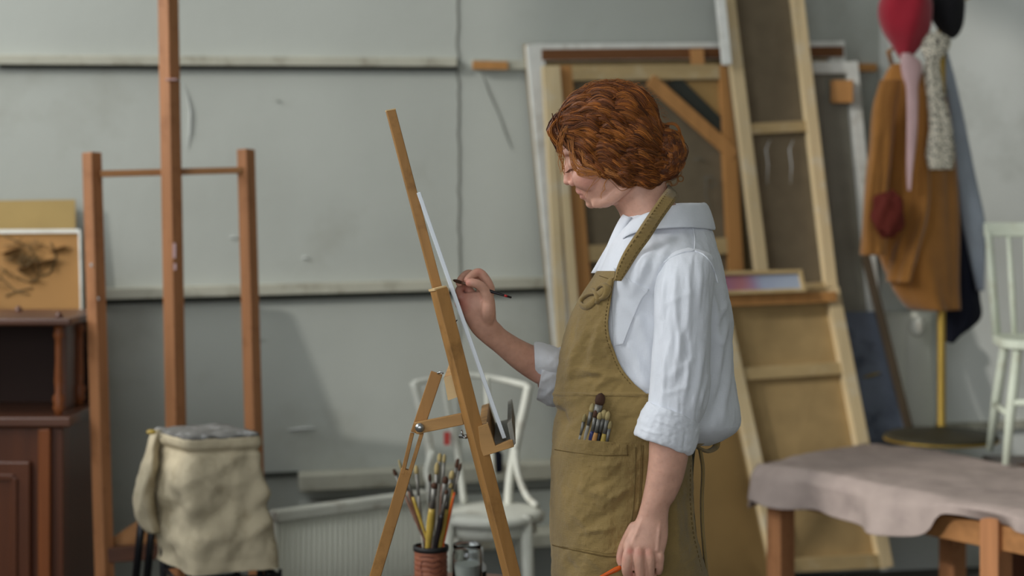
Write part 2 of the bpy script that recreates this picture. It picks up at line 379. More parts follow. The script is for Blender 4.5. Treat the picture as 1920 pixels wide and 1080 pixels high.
for x in (1480, 1436):
    mb.tube([WP(x+8,262,.21), WP(x,280,.213), WP(x+4,310,.217), WP(x+2,345,.217)], [.001,.003,.0025,.001], 6, flat=.4)
mb.build('paint_drip', 'chalk', r, smooth=True)
mb = MB(); mb.beam(WP(1350,-10,.235), WP(1363,122,.245), .036, .03); mb.build('white_batten', 'primed', r, bevel=.004, label='whitewashed batten on its left side')
r, n = frame('stretched_canvas', 'brown canvas leaning with its back outward, top bar just under the small colourful picture', 'canvas',
      (WP(1334,552,.28), WP(1570,540,.27), WP(1672,1062,.33), WP(1448,1075,.36)), .05, .04, 'pine', 'pinex', 'cancloth2', ((.29,.285,.045),))
mb = MB(); mb.beam(WP(1330,566,.31), WP(1566,556,.30), .036, .03); mb.build('top_batten', 'oakbar', r, bevel=.002)
mb = MB()
c = [WP(1300,800,.25), WP(1402,812,.25), WP(1462,1090,.27), WP(1290,1090,.27)]
mb.add([p+Vector((0,dy,0)) for dy in (0,.012) for p in c], [(0,1,2,3),(7,6,5,4),(0,4,5,1),(1,5,6,2),(2,6,7,3),(3,7,4,0)])
mb.build('hardboard_panel', 'hardboard', label='plain brown hardboard panel showing just behind the woman\'s apron skirt', cat='board')
# small colourful picture
r, n = frame('framed_picture', 'small pink, violet and pale blue picture in a pale wood frame', 'picture',
      (WP(1340,510,.325), WP(1502,506,.32), WP(1511,548,.345), WP(1342,554,.35)), .014, .02, 'pinex', 'pinex')
m = mat('pastel_painting', (170,120,130), .5, .1)
nt = m.node_tree; b_ = nt.nodes['Principled BSDF']
tc = nt.nodes.new('ShaderNodeTexCoord'); sp = nt.nodes.new('ShaderNodeSeparateXYZ'); cr = nt.nodes.new('ShaderNodeValToRGB'); ns = nt.nodes.new('ShaderNodeTexNoise'); ns.inputs['Scale'].default_value = 14
mr = nt.nodes.new('ShaderNodeMath'); mr.operation = 'MULTIPLY_ADD'; mr.inputs[1].default_value = .35
nt.links.new(tc.outputs['Generated'], sp.inputs[0]); nt.links.new(tc.outputs['Object'], ns.inputs['Vector']); nt.links.new(ns.outputs['Fac'], mr.inputs[0]); nt.links.new(sp.outputs[0], mr.inputs[2]); nt.links.new(mr.outputs[0], cr.inputs[0])
els = cr.color_ramp.elements; els[0].position = .15; els[0].color = (*lin((150,108,140)),1); els[1].position = .95; els[1].color = (*lin((156,166,182)),1)
for p_, c_ in ((.42,(164,108,112)),(.58,(150,126,150)),(.7,(150,158,178))):
    e = els.new(p_); e.color = (*lin(c_),1)
nt.links.new(cr.outputs[0], b_.inputs['Base Color'])
mb = MB(); c = [WP(1342,514,.322), WP(1498,511,.322), WP(1506,545,.342), WP(1344,550,.345)]
mb.add([p+Vector((0,dy,0)) for dy in (0,.006) for p in c], [(0,1,2,3),(7,6,5,4),(0,4,5,1),(1,5,6,2),(2,6,7,3),(3,7,4,0)])
mb.build('painting', m, r)
# blue painting and its brown edge
r, n = frame('framed_picture', 'dark blue painting with a yellow dab, leaning on the wall left of the coat stand', 'picture',
      (WP(1570,588,.17), WP(1642,586,.17), WP(1712,860,.22), WP(1632,866,.22)), .012, .03, 'darkbar', 'darkbar', 'bluepaint', cside=-1, face='painting')
mb = MB(); mb.tube([WP(1618,708,.215), WP(1634,703,.215), WP(1650,699,.215)], [.006,.018,.006], 8, flat=.3); mb.build('yellow_dab', 'h_yellow', r)
mb = MB(); mb.beam(WP(1622,478,.22), WP(1716,852,.26), .03, .03); mb.build('wooden_batten', 'olivebar', bevel=.003, label='thin dark brown batten leaning upright left of the hanging coat', cat='batten')
mb = MB(); mb.beam(WP(1622,470,.05), WP(1664,640,.05), .03, .03); mb.build('wooden_batten', 'primed', bevel=.003, label='short whitewashed batten behind the left side of the mustard coat', cat='batten')
# wrapped rolls standing behind the coat stand
random.seed(5)
for i, (x, w, lab) in enumerate(((1686,.05,'grey wrapped paper roll standing left of the brass pole'), (1722,.07,'wide pale grey paper roll standing just left of the brass pole'))):
    mb = MB(); rs = []
    for k in range(15):
        t = k/14; c = P(x-6+6*t, lerp(585,825,t), 6.545)
        rs.append([c+Vector((cos(a)*w*.9*(1+.12*noise.noise(Vector((cos(a)*2,sin(a)*2,t*6+i*9)))), sin(a)*w*.5, 0)) for a in [2*pi*j/24 for j in range(24)]])
    mb.rings(rs); mb.build('paper_roll', 'radiator', smooth=True, label=lab, cat='roll')
mb = MB(); mb.ell(P(1720,612,6.45), .028,.02,.04); mb.build('white_cloth', 'whitepaint', smooth=True, label='small white folded cloth tucked on top of the paper roll under the coat', cat='cloth')
# wall bracket above coat
mb = MB(); mb.beam(WP(1600,127,.02), WP(1640,127,.02), .03, .04, wn); mb.build('trim_20', 'oakbar', kind='structure')
# ------------------------------------------------ platform table with cloth
TZ = .56
FL = ZP(1432,872,TZ); BL = ZP(1636,832,TZ); FR = ZP(1985,972,TZ); BR = FR+(BL-FL)
def TP(u, v, z=TZ):
    p = FL+(FR-FL)*u+(BL-FL)*v; p.z = z; return p
eu = (FR-FL).normalized(); ev = (BL-FL).normalized(); en = Vector((eu.y, -eu.x, 0)).normalized()
if en.dot(Vector((0,-1,0))) < 0: en = -en
LU = (FR-FL).length; LV = (BL-FL).length
t = root('platform_table', 'low orange wooden table under the dusty pink cloth, carrying the coat stand and chair', 'table', TP(.5,.5,0))
for k_, (u, v) in enumerate(((.045,.05),(.80,.05),(.34,.93),(.80,.93),(1.32,.05),(1.32,.93))):
    mb = MB(); p = TP(u, v, 0); q = TP(u, v, TZ-.03); mb.beam(p, q, .065, .065, en); mb.build('leg', 'easelwood', t, bevel=.003)
mb = MB(); mb.beam(TP(.06,.05,TZ-.09), TP(1.32,.05,TZ-.09), .07, .025, en); mb.build('apron_rail', 'easelwoodx', t, bevel=.002)
mb = MB(); mb.beam(TP(.06,.93,TZ-.09), TP(1.32,.93,TZ-.09), .07, .025, en); mb.build('apron_rail', 'easelwoodx', t, bevel=.002)
mb = MB(); mb.add([TP(u,v,z) for z in (TZ-.03,TZ-.008) for u,v in ((0.01,.02),(1.34,.02),(1.34,.98),(0.01,.98))], [(3,2,1,0),(4,5,6,7),(0,1,5,4),(1,2,6,5),(2,3,7,6),(3,0,4,7)])
mb.build('table_top', 'easelwoodx', t)
hang = [(0,.115),(.1,.125),(.2,.115),(.3,.125),(.42,.135),(.52,.135),(.60,.125),(.64,.10),(.67,.05),(.72,.04),(.78,.05),(1.0,.05),(1.4,.05)]
def clothpt(s, w):
    # s 0..1 along front (with left overlap), w 0..1: 0..0.6 top, rest hang
    u = s*1.36-.02
    if w < .55:
        v = 1-w/.55; p = TP(u, v)
        p.z += .004+.010*noise.noise(p*3.5)+.006*abs(noise.noise(p*9))
        if u < .0: p.z -= .02
        return p
    q = (w-.55)/.45; hL = interp(hang, u)[0]
    p = TP(u, 0); dz = q*hL
    o = .03*sin(min(q*3,1)*pi/2)+.028*q*sin(u*13+1.0)+.018*q*sin(u*29)
    p += en*o; p.z -= dz; p.z += .004+.010*noise.noise(TP(u,0)*3.5)*(1-q)
    p += eu*.02*q*sin(u*9)
    p += (noise.noise(p*7)*.02*q)*en
    return p
mb = MB(); mb.grid(clothpt, 90, 60)
# left short side of the cloth
def cl2(s, w):
    v = 1-s; p = TP(-.02, v); p -= eu*(.03*sin(min(w*3,1)*pi/2)+.01*sin(v*12)*w); p.z += .0-.145*w; p += en*.02*(1-s*0)*w*(1 if v < .3 else 0); return p
mb.grid(cl2, 30, 14)
mb.build('table_cloth', 'drape', smooth=True, solid=.003, label='dusty pink grey cloth draped unevenly over the low wooden platform table', cat='cloth')
mb = MB(); mb.box((P(1500,0,5.55).x, 5.55, .085), .42, .26, .17); mb.build('storage_box', 'darkbox', bevel=.004, label='long low dark box on the floor under the cloth covered table', cat='box')
mb = MB(); p = ZP(1935,1010,.28); mb.box(Vector((p.x+.08, p.y+.25, .27)), .30, .22, .48); mb.build('wooden_crate', 'mahog', bevel=.004, label='reddish brown wooden crate under the right end of the platform table', cat='crate')
# ------------------------------------------------ coat stand
base = ZP(1765,826,TZ+.012)
cs = root('coat_stand', 'brass coat stand with round dark base standing on the cloth covered table', 'coat stand', (base.x, base.y, TZ+.012))
bx, by = base.x, base.y
mb = MB(); mb.lathe((bx,by,TZ+.014), [(.195,0),(.2,.01),(.2,.016),(.18,.024),(.05,.034),(.02,.05)], 40); mb.build('base', 'basedark', cs, smooth=True)
mb = MB(); mb.lathe((bx,by,TZ+.013), [(.199,.0),(.203,.002),(.203,.007),(.199,.009)], 40, False); mb.build('base_rim', 'brass', cs, smooth=True, label='yellow brass rim')
mb = MB(); mb.lathe((bx,by,TZ+.04), [(.026,0),(.015,.03),(.015,1.62),(.024,1.64),(.01,1.68)], 16); mb.build('pole', 'brass', cs, smooth=True)
for k in range(4):
    a = .5+k*pi/2; d = Vector((cos(a), sin(a), 0)); z0 = 2.17
    mb = MB(); mb.tube([Vector((bx,by,z0))+d*x+Vector((0,0,z)) for x, z in ((0,0),(.08,-.03),(.15,.0),(.18,.07))], .008, 8); mb.ell(Vector((bx,by,z0+.085))+d*.183, .018,.018,.018)
    mb.build('hook', 'brass', cs, smooth=True)
def garment(name, label, cat, m, prof, dc, wd, folds=5, amp=.012, seed=0, n=64, rows=70, grp=None, thick=None, parent=None):
    """closed hanging volume: prof rows of (py, left px, right px); fold ridges around the section"""
    mb = MB(); rs = []; y0, y1 = prof[0][0], prof[-1][0]
    for k in range(rows+1):
        py = lerp(y0, y1, k/rows); l, r_ = interp(prof, py); c = P((l+r_)/2, py, dc); hw = (r_-l)/2/F*dc; g = []
        w = wd*(.35+.65*min(1, k/rows*3)) if not thick else thick
        for j in range(n):
            a = 2*pi*j/n; s = 1+amp/max(hw,.02)*(sin(a*folds+seed+k/rows*1.2)+.6*noise.noise(Vector((cos(a)*2,sin(a)*2,k/rows*4+seed)))*2)*min(1,.3+k/rows)
            sx = s if abs(cos(a)) < .8 else 1+(s-1)*.25
            g.append(c+Vector((cos(a)*hw*sx, sin(a)*w*s, 0)))
        rs.append(g)
    mb.rings(rs)
    return mb
mb = garment('', '', '', '', [(120,1672,1706),(140,1660,1735),(170,1650,1768),(210,1641,1780),(300,1636,1790),(400,1634,1797),(470,1648,1797),(540,1676,1797),(566,1692,1798),(580,1706,1798)], 6.10, .10, 4, .016, 1)
ct = root('wool_coat', 'mustard brown wool coat hanging on the coat stand', 'coat', P(1730,584,6.10))
mb.build('body', 'coat', ct, smooth=True)
mb = garment('', '', '', '', [(150,1650,1690),(200,1636,1680),(280,1628,1672),(360,1620,1664),(430,1616,1662),(478,1612,1660)], 5.98, .05, 3, .008, 2)
mb.build('sleeve', 'coat', ct, smooth=True)
mb = garment('', '', '', '', [(170,1700,1740),(300,1695,1745),(400,1690,1740),(500,1668,1712),(528,1664,1706)], 6.05, .075, 3, .008, 4)
mb.build('front_panel', 'coat', ct, smooth=True)
mb = MB(); mb.tube([P(1672,120,6.02), P(1666,96,6.0), P(1674,92,6.0)], .008, 8); mb.build('hanging_loop', 'coat', ct, smooth=True)
mb = garment('', '', '', '', [(130,1740,1778),(200,1752,1795),(400,1770,1822),(560,1764,1837),(600,1764,1836),(640,1764,1785)], 6.2, .06, 4, .01, 6)
mb.build('navy_coat', 'navy', smooth=True, label='dark navy coat hanging behind the mustard coat', cat='coat')
mb = garment('', '', '', '', [(80,1760,1772),(150,1768,1790),(250,1780,1812),(350,1792,1832),(430,1806,1846),(500,1822,1842),(545,1832,1840)], 6.14, .035, 3, .007, 9)
mb.build('cotton_shirt', 'greycloth', smooth=True, label='pale blue grey cotton garment hanging at the right side of the coats', cat='shirt')
# glove / knitted maroon bundle
mb = MB(); rs = []
for k in range(1, 14):
    a = pi*k/14; g = []
    for j in range(28):
        t_ = 2*pi*j/28; v = Vector((sin(a)*cos(t_), sin(a)*sin(t_), cos(a))); rr = 1+.25*noise.noise(v*2.2+Vector((4,1,1)))+.10*sin(t_*5+a*4)
        g.append(P(1665,402,5.90)+Vector((v.x*.055*rr, v.y*.035*rr, v.z*.08*rr)))
    rs.append(g)
mb.rings(rs); mb.build('knitted_mitten', 'maroon', smooth=True, sub=1, label='dark maroon knitted mitten tucked in front of the mustard coat', cat='mitten')
# hats
def hat(name, label, m, pts, dc, wy, sagg):
    mb = MB(); rs = []
    for k in range(41):
        py = lerp(pts[0][0], pts[-1][0], k/40); l, r_ = interp(pts, py); c = P((l+r_)/2, py, dc); hw = (r_-l)/2/F*dc
        rs.append([c+Vector((cos(a)*hw, sin(a)*min(hw,wy)*(1+.06*sin(5*a+k*.12)), 0)) for a in [2*pi*j/40 for j in range(40)]])
    mb.rings(rs)
    return mb.build(name, m, smooth=True, label=label, cat='hat')
hat('felt_hat', 'crimson red felt hat hanging at the top of the coat stand', 'redhat', [(-34,1690,1706),(-22,1664,1732),(0,1650,1746),(30,1647,1747),(60,1656,1742),(85,1672,1728),(105,1684,1712),(116,1692,1700)], 5.98, .09, 0)
hat('felt_hat', 'black felt hat hanging to the right of the red hat', 'blackhat', [(-44,1770,1780),(-30,1752,1798),(0,1744,1808),(25,1744,1808),(48,1754,1805),(64,1770,1798),(72,1782,1790)], 6.04, .085, 0)
# scarves
mb = garment('', '', '', '', [(100,1690,1706),(118,1688,1728),(145,1692,1726),(160,1698,1722),(200,1700,1722),(260,1700,1719),(320,1700,1711),(358,1702,1706)], 5.92, .02, 3, .003, 3, 24, 40, thick=.02)
mb.build('silk_scarf', 'pinkscarf', smooth=True, label='dusty pink silk scarf hanging below the red hat', cat='scarf')
mb = garment('', '', '', '', [(62,1742,1764),(72,1732,1782),(95,1728,1778),(112,1736,1764),(130,1732,1764),(180,1738,1772),(240,1742,1786),(290,1736,1790),(318,1742,1788)], 5.93, .03, 5, .004, 5, 48, 60, thick=.025)
mb.build('patterned_scarf', 'speck', smooth=True, label='cream scarf with black speckles hanging below the black hat', cat='scarf')
# ------------------------------------------------ pale spindle chair on the platform
cc = Vector((1.80, 5.66, 0)); A = -.12
def CH(x, y, z):
    return cc+Vector((x*cos(A)-y*sin(A), x*sin(A)+y*cos(A), z+TZ+.012))
ch = root('spindle_chair', 'pale green white spindle back chair standing on the cloth covered table', 'chair', cc+Vector((0,0,TZ+.012)))
mb = MB(); sq = []
for z in (.372,.402):
    sq.append([CH(.19*(1 if cos(a) > 0 else -1)*abs(cos(a))**.45, .17*(1 if sin(a) > 0 else -1)*abs(sin(a))**.45, z) for a in [2*pi*j/32 for j in range(32)]])
mb.rings(sq); mb.build('seat', 'greenpaint', ch, bevel=.006)
for sx in (-1,1):
    for sy in (-1,1):
        mb = MB(); mb.tube([CH(sx*.14,sy*.12,.375), CH(sx*.165,sy*.145,.18), CH(sx*.185,sy*.165,0)], [.015,.017,.012], 12); mb.build('leg', 'greenpaint', ch, smooth=True)
    mb = MB(); mb.tube([CH(sx*.17,-.145,.16), CH(sx*.17,.145,.16)], .011, 10); mb.build('stretcher', 'greenpaint', ch, smooth=True)
mb = MB(); mb.tube([CH(-.165,-.148,.20), CH(.165,-.148,.20)], .011, 10); mb.build('stretcher', 'greenpaint', ch, smooth=True)
for sx in (-1,1):
    mb = MB(); mb.tube([CH(sx*.165,.145,.39), CH(sx*.185,.19,.75)], [.015,.013], 12); mb.build('back_post', 'greenpaint', ch, smooth=True)
for k in range(5):
    x = lerp(-.105,.105,k/4); mb = MB(); mb.tube([CH(x,.147,.39), CH(x*1.05,.168,.56), CH(x*1.12,.188,.73)], [.009,.011,.008], 10); mb.build('spindle', 'greenpaint', ch, smooth=True)
mb = MB(); mb.beam(CH(-.20,.192,.755), CH(.20,.192,.755), .05, .024, (0,-1,0)); mb.build('top_rail', 'greenpaint', ch, bevel=.006)
# ------------------------------------------------ bentwood chair behind the small easel
s0 = P(920,962,5.3); cz = s0.z
bc = root('bentwood_chair', 'chipped white bentwood chair standing behind the small easel', 'chair', (s0.x, s0.y, 0))
mb = MB(); mb.lathe((s0.x,s0.y,cz-.022), [(.15,0),(.165,.004),(.168,.02),(.16,.03),(.14,.034),(.0,.03)], 40, False); mb.build('seat', 'whitepaint', bc, smooth=True)
mb = MB(); mb.lathe((s0.x,s0.y,cz-.06), [(.135,0),(.145,.005),(.145,.035),(.135,.04)], 40); mb.build('seat_ring', 'whitepaint', bc, smooth=True)
for k, (px, dd) in enumerate(((842,-.10),(986,-.10),(856,.12),(968,.12))):
    top = P(px, 985, 5.3+dd); mb = MB(); e = Vector((top.x+(.02 if px > 900 else -.02), top.y+dd*.3, 0)); mb.tube([top+Vector((0,0,.03)), lerp(top,e,.5), e], [.019,.018,.014], 12); mb.build('leg', 'whitepaint', bc, smooth=True)
def bt(pts, r, nm='back_slat', dd=None):
    pp = spline(pts, 24); mb = MB(); mb.tube([P(x,y,d) for x,y,d in pp], r, 10); mb.build(nm, 'whitepaint', bc, smooth=True)
bt([(776,716,5.42),(790,770,5.42),(806,840,5.43),(806,900,5.42),(815,960,5.40)], .014, 'back_post')
bt([(992,722,5.42),(982,770,5.42),(966,840,5.43),(956,900,5.42),(952,960,5.40)], .014, 'back_post')
bt([(966,845,5.41),(972,890,5.39),(988,930,5.36),(1006,948,5.30)], .010, 'side_brace')
bt([(812,845,5.41),(800,890,5.39),(822,930,5.36),(836,948,5.30)], .010, 'side_brace')
bt([(776,718,5.42),(830,708,5.46),(884,704,5.47),(940,712,5.46),(992,724,5.42)], .010, 'top_rail')
bt([(832,712,5.46),(840,770,5.45),(858,850,5.44),(870,945,5.39)], .011)
bt([(912,708,5.46),(915,770,5.45),(922,850,5.44),(926,945,5.39)], .009)
mb = MB(); mb.box(P(838,822,5.425), .02, .012, .04); mb.build('red_tape', 'redtape', bc, label='faded red tape patch')
mb = MB(); mb.lathe(P(926,862,5.62)+Vector((0,0,-.04)), [(.028,0),(.03,.005),(.03,.06),(.015,.075),(.015,.09)], 16); mb.build('paint_bottle', 'navy', smooth=True, label='small dark blue bottle on the wall ledge behind the white chair', cat='bottle')
# ------------------------------------------------ ribbed radiator, turned to the room
ra = P(512,968,5.30); rb = P(800,930,5.68); rz0 = .0
rd = root('radiator', 'low ribbed cream radiator standing askew before the wall', 'radiator', Vector(((ra.x+rb.x)/2,(ra.y+rb.y)/2,0)))
ra.z = rb.z = 0; axr = (rb-ra).normalized(); nr = Vector((axr.y,-axr.x,0)); zt = CZ-(968-HY)/F*5.30
NR = 30
for k in range(NR):
    mb = MB(); p = lerp(ra, rb, (k+.5)/NR); mb.tube([p+Vector((0,0,.05)), p+Vector((0,0,zt-.02))], .0105, 8); mb.build('rib', 'radiator', rd, smooth=True)
mb = MB(); mb.beam(ra+Vector((0,0,zt)), rb+Vector((0,0,zt)), .035, .05, nr); mb.build('top_cover', 'whitepaint', rd, bevel=.006)
mb = MB(); mb.beam(ra-nr*.022+Vector((0,0,zt/2)), rb-nr*.022+Vector((0,0,zt/2)), zt-.06, .012, nr); mb.build('back_plate', 'cangrey', rd)
for q in (.05,.95):
    mb = MB(); p = lerp(ra, rb, q); mb.beam(p, p+Vector((0,0,.06)), .05, .04, nr); mb.build('foot', 'radiator', rd)
# ------------------------------------------------ ochre boards at the left
def slab(name, m, c, th, label, cat='board', **k):
    n = (c[1]-c[0]).cross(c[3]-c[0]).normalized()
    if n.y < 0: n = -n
    mb = MB(); mb.add([p+n*q for q in (0, th) for p in c], [(0,1,2,3),(7,6,5,4),(0,4,5,1),(1,5,6,2),(2,6,7,3),(3,7,4,0)])
    return mb.build(name, m, label=label, cat=cat, **k) if cat else mb.build(name, m, **k)
slab('cardboard_sheet', mat('tan_sheet', (176,150,96), .8, .08, 6), [WP(-260,380,.05), WP(141,374,.05), WP(146,900,.09), WP(-260,900,.09)], .01, 'tan yellow cardboard sheet peeping out above the painted ochre board')
bd = root('painted_board', 'large ochre board with a dark sketchy painting and white edge behind the cabinet', 'board', P(-50,985,5.5))
slab('panel', 'ochre', [P(-300,440,5.68), P(147,438,5.68), P(160,975,5.5), P(-300,985,5.5)], .02, None, None, parent=bd)
mb = MB(); mb.beam(P(-300,436,5.68), P(150,433,5.68), .012, .02); mb.beam(P(150,433,5.68), P(163,975,5.5), .006, .02); mb.build('white_edge', 'primed', bd, label='white painted edge')
random.seed(11)
mb = MB()
for i in range(34):
    a = random.uniform(0, 2*pi); cx, cy = random.gauss(40,32), random.gauss(490,20)
    if cx > 130: continue
    pts = []
    L_ = random.uniform(8,26); an = random.gauss(.1,.7)
    for q in range(5):
        t_ = q/4-.5; pts.append(P(min(138,cx+L_*t_*2*cos(an)+3*sin(q*2+i)), cy+L_*t_*sin(an)*1.4+3*cos(q*1.7+i), 5.665-.00033*(cy-440)-.000))
    w = random.uniform(.003,.007); mb.tube(pts, [w*.3,w,w*1.1,w,w*.3], 6, flat=.25)
for pts in (((5,440),(30,452),(60,470),(75,505),(60,530),(30,520)), ((0,520),(30,545),(55,552)), ((95,455),(105,480),(95,510),(75,520)), ((10,555),(35,545),(60,540))):
    mb.tube([P(x,y,5.668-.00033*(y-440)+.009) for x,y,*_ in spline([(x,y) for x,y in pts], 12)], .0055, 6, flat=.4)
mb.build('sketch_lines', mat('olive_black_paint', (104,84,52), .7), bd, smooth=True)
mb = MB()
for cx, cy, rr in ((20,470,.05),(85,490,.045),(50,500,.06),(110,465,.03)):
    mb.tube([P(cx-18,cy+6,5.668-.00033*(cy-440)-.0015), P(cx,cy,5.668-.00033*(cy-440)-.0015), P(cx+16,cy-5,5.668-.00033*(cy-440)-.0015)], [rr*.3, rr*.6, rr*.2], 12, flat=.06)
mb.build('paint_smudge', mat('brown_wash', (124,92,54), .7, .3, 20), bd, smooth=True)
# ------------------------------------------------ mahogany cabinet at the left edge
cd = 5.0; xr = P(120,600,cd).x; xl = xr-.62; z1 = P(0,603,cd).z; z2 = P(0,790,cd).z
cb = root('cabinet', 'dark mahogany cabinet with open upper shelf and turned corner posts, at the left edge', 'cabinet', ((xl+xr)/2, cd+.2, 0))
yc = cd+.20
def cbx(nm, m, cx, cy, cz_, sx, sy, sz, bv=.003, par=None):
    q = MB(); q.box((cx,cy,cz_), sx, sy, sz); return q.build(nm, m, par or cb, bevel=bv)
cbx('top_board', 'mahogx', (xl+xr)/2+.005, yc, z1, .66, .44, .022, .006)
cbx('middle_board', 'mahogx', (xl+xr)/2+.005, yc, z2, .66, .44, .03, .006)
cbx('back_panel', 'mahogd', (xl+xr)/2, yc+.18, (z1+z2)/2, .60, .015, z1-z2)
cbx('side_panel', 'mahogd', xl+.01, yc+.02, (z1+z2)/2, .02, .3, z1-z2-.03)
cbx('side_panel', 'mahog', xr-.045, yc+.07, (z1+z2)/2, .02, .22, z1-z2-.03)
bdy = cbx('body', 'mahog', (xl+xr)/2, yc+.01, z2/2-.01, .61, .40, z2-.02)
dr = cbx('door', 'mahog', (xl+xr)/2-.03, cd-.005+.0, z2/2-.03, .49, .022, z2-.17, .006)
q = MB()
for (x0, x1, za, zb) in (((xl+xr)/2-.23,(xl+xr)/2+.17,.12,z2-.16),):
    for a, b2, in (((x0,za),(x1,za)),((x1,za),(x1,zb)),((x1,zb),(x0,zb)),((x0,zb),(x0,za))):
        q.beam((a[0],cd-.02,a[1]), (b2[0],cd-.02,b2[1]), .018, .014)
q.build('panel_moulding', 'mahog', dr, bevel=.003)
q = MB(); q.beam((xr-.055,cd-.005,.03), (xr-.055,cd-.005,z2-.02), .035, .02); q.build('pilaster', 'mahogl', cb, bevel=.004)
prof = [(.012,0),(.012,.01),(.018,.02),(.014,.03),(.019,.05),(.010,.065),(.013,.10),(.010,.16),(.011,.2),(.010,.22),(.017,.235),(.012,.25),(.014,.262)]
sc = (z1-z2-.03)/.262
for x, y in ((xr-.025, cd+.035), (xl+.03, cd+.035), (xr-.03, cd+.30)):
    q = MB(); q.lathe((x,y,z2+.015), [(r_,z*sc) for r_,z in prof], 16); q.build('turned_post', 'mahogl', cb, smooth=True)
for x, y in ((xr-.02, cd+.02), (xr-.22, cd+.3)):
    q = MB(); q.lathe((x,y,z1+.01), [(.012,0),(.014,.005),(.009,.01),(.006,.018)], 14); q.build('finial', 'mahogx', cb, smooth=True)
# ------------------------------------------------ big H-frame easel
ED = 5.15
ea = root('studio_easel', 'tall orange pine studio easel with three uprights behind the covered stool', 'easel', P(320,1080,ED)*1.0)
def post(pts, w, t, nm, m='easelwood'):
    q = MB(); q.beam(pts[0], pts[1], w, t, Vector((-.55,-1,0))); return q.build(nm, m, ea, bevel=.003)
post((P(172,286,ED), P(198,1140,ED-.06)), .040, .045, 'side_post')
post((P(461,280,ED+.12), P(485,1140,ED+.05)), .038, .045, 'side_post')
post((P(311,-240,ED+.02), P(336,1140,ED)), .042, .050, 'mast')
q = MB(); q.beam(P(188,326,ED-.0), P(455,319,ED+.1), .020, .02); q.build('top_rail', 'easelwoodx', ea, bevel=.002)
q = MB(); q.beam(P(196,1040,ED-.05), P(480,1020,ED+.08), .045, .04); q.build('canvas_ledge', 'mahogx', ea, bevel=.003)
q = MB(); q.add([P(208,1010,ED-.02+e) for e in (0,)]+[P(255,978,ED), P(320,965,ED+.02), P(325,1035,ED+.02), P(210,1035,ED-.02)]+[P(208,1010,ED+.01), P(255,978,ED+.03), P(320,965,ED+.05), P(325,1035,ED+.05), P(210,1035,ED+.01)],
      [(0,1,2,3,4),(9,8,7,6,5),(0,5,6,1),(1,6,7,2),(2,7,8,3),(3,8,9,4),(4,9,5,0)]); q.build('corner_gusset', 'easelwoodx', ea)
q = MB(); q.beam(P(314,150,ED-.005), P(334,150,ED-.005), .0045, .055, (-.3,-1,0)); q.build('tape_band', 'pinkscarf', ea)
q = MB(); q.box(P(327,470,ED-.035), .009, .003, .045); q.box(P(328,500,ED-.035), .008, .003, .02); q.build('paper_label', 'pinkscarf', ea)
for x, y in ((171,497),(184,560),(186,690)):
    q = MB(); q.ell(P(x,y,ED-.04), .004,.003,.006, 8, 6); q.build('paint_spot', 'chalk', ea)
# ------------------------------------------------ stool under its cloth
SD = 4.62; s_ = SD/F
st = root('rolling_stool', 'black metal stool frame hidden under the linen sacking', 'stool', Vector((P(390,0,SD).x, SD+.02, 0)))
cxs = P(392,0,SD).x; ztop = CZ-(812-HY)*s_
for (ax_, ay, bx_, by_) in ((298,.045,300,.055),(362,-.07,366,-.08),(478,-.035,508,-.04),(425,.10,440,.12)):
    q = MB(); A1 = P(ax_,900,SD); A1 = Vector((A1.x, SD+ay, ztop-.02)); B1 = P(bx_,900,SD); q.tube([A1, (B1.x, SD+by_, 0)], .009, 8); q.build('leg', 'steel', st, smooth=True)
q = MB(); q.box((cxs, SD, ztop-.025), .16, .10, .015); q.build('top_plate', 'steel', st)
zr = CZ-(1068-HY)*s_
rp_ = [Vector((P(x,900,SD).x, SD+y, 0)) for x, y in ((300,.05),(355,-.15),(530,-.05),(430,.14))]
q = MB()
for i in range(4):
    for z in (zr-.004, zr-.045): q.tube([rp_[i]+Vector((0,0,z)), rp_[(i+1)%4]+Vector((0,0,z))], .006, 8)
for k in range(15):
    p_ = lerp(rp_[1], rp_[2], k/14); q.tube([p_+Vector((0,0,zr+.012 if k > 10 else zr)), p_+Vector((0,0,zr-.11))], .005, 6)
q.build('wire_rack', 'steel', st, smooth=True)
q = MB()
for dx in (0, .03):
    q.tube([P(268+dx/s_,960,SD+.05), P(262+dx/s_,1010,SD+.05), P(254+dx/s_,1090,SD+.05)], .011, 8)
q.build('side_tube', 'steel', st, smooth=True)
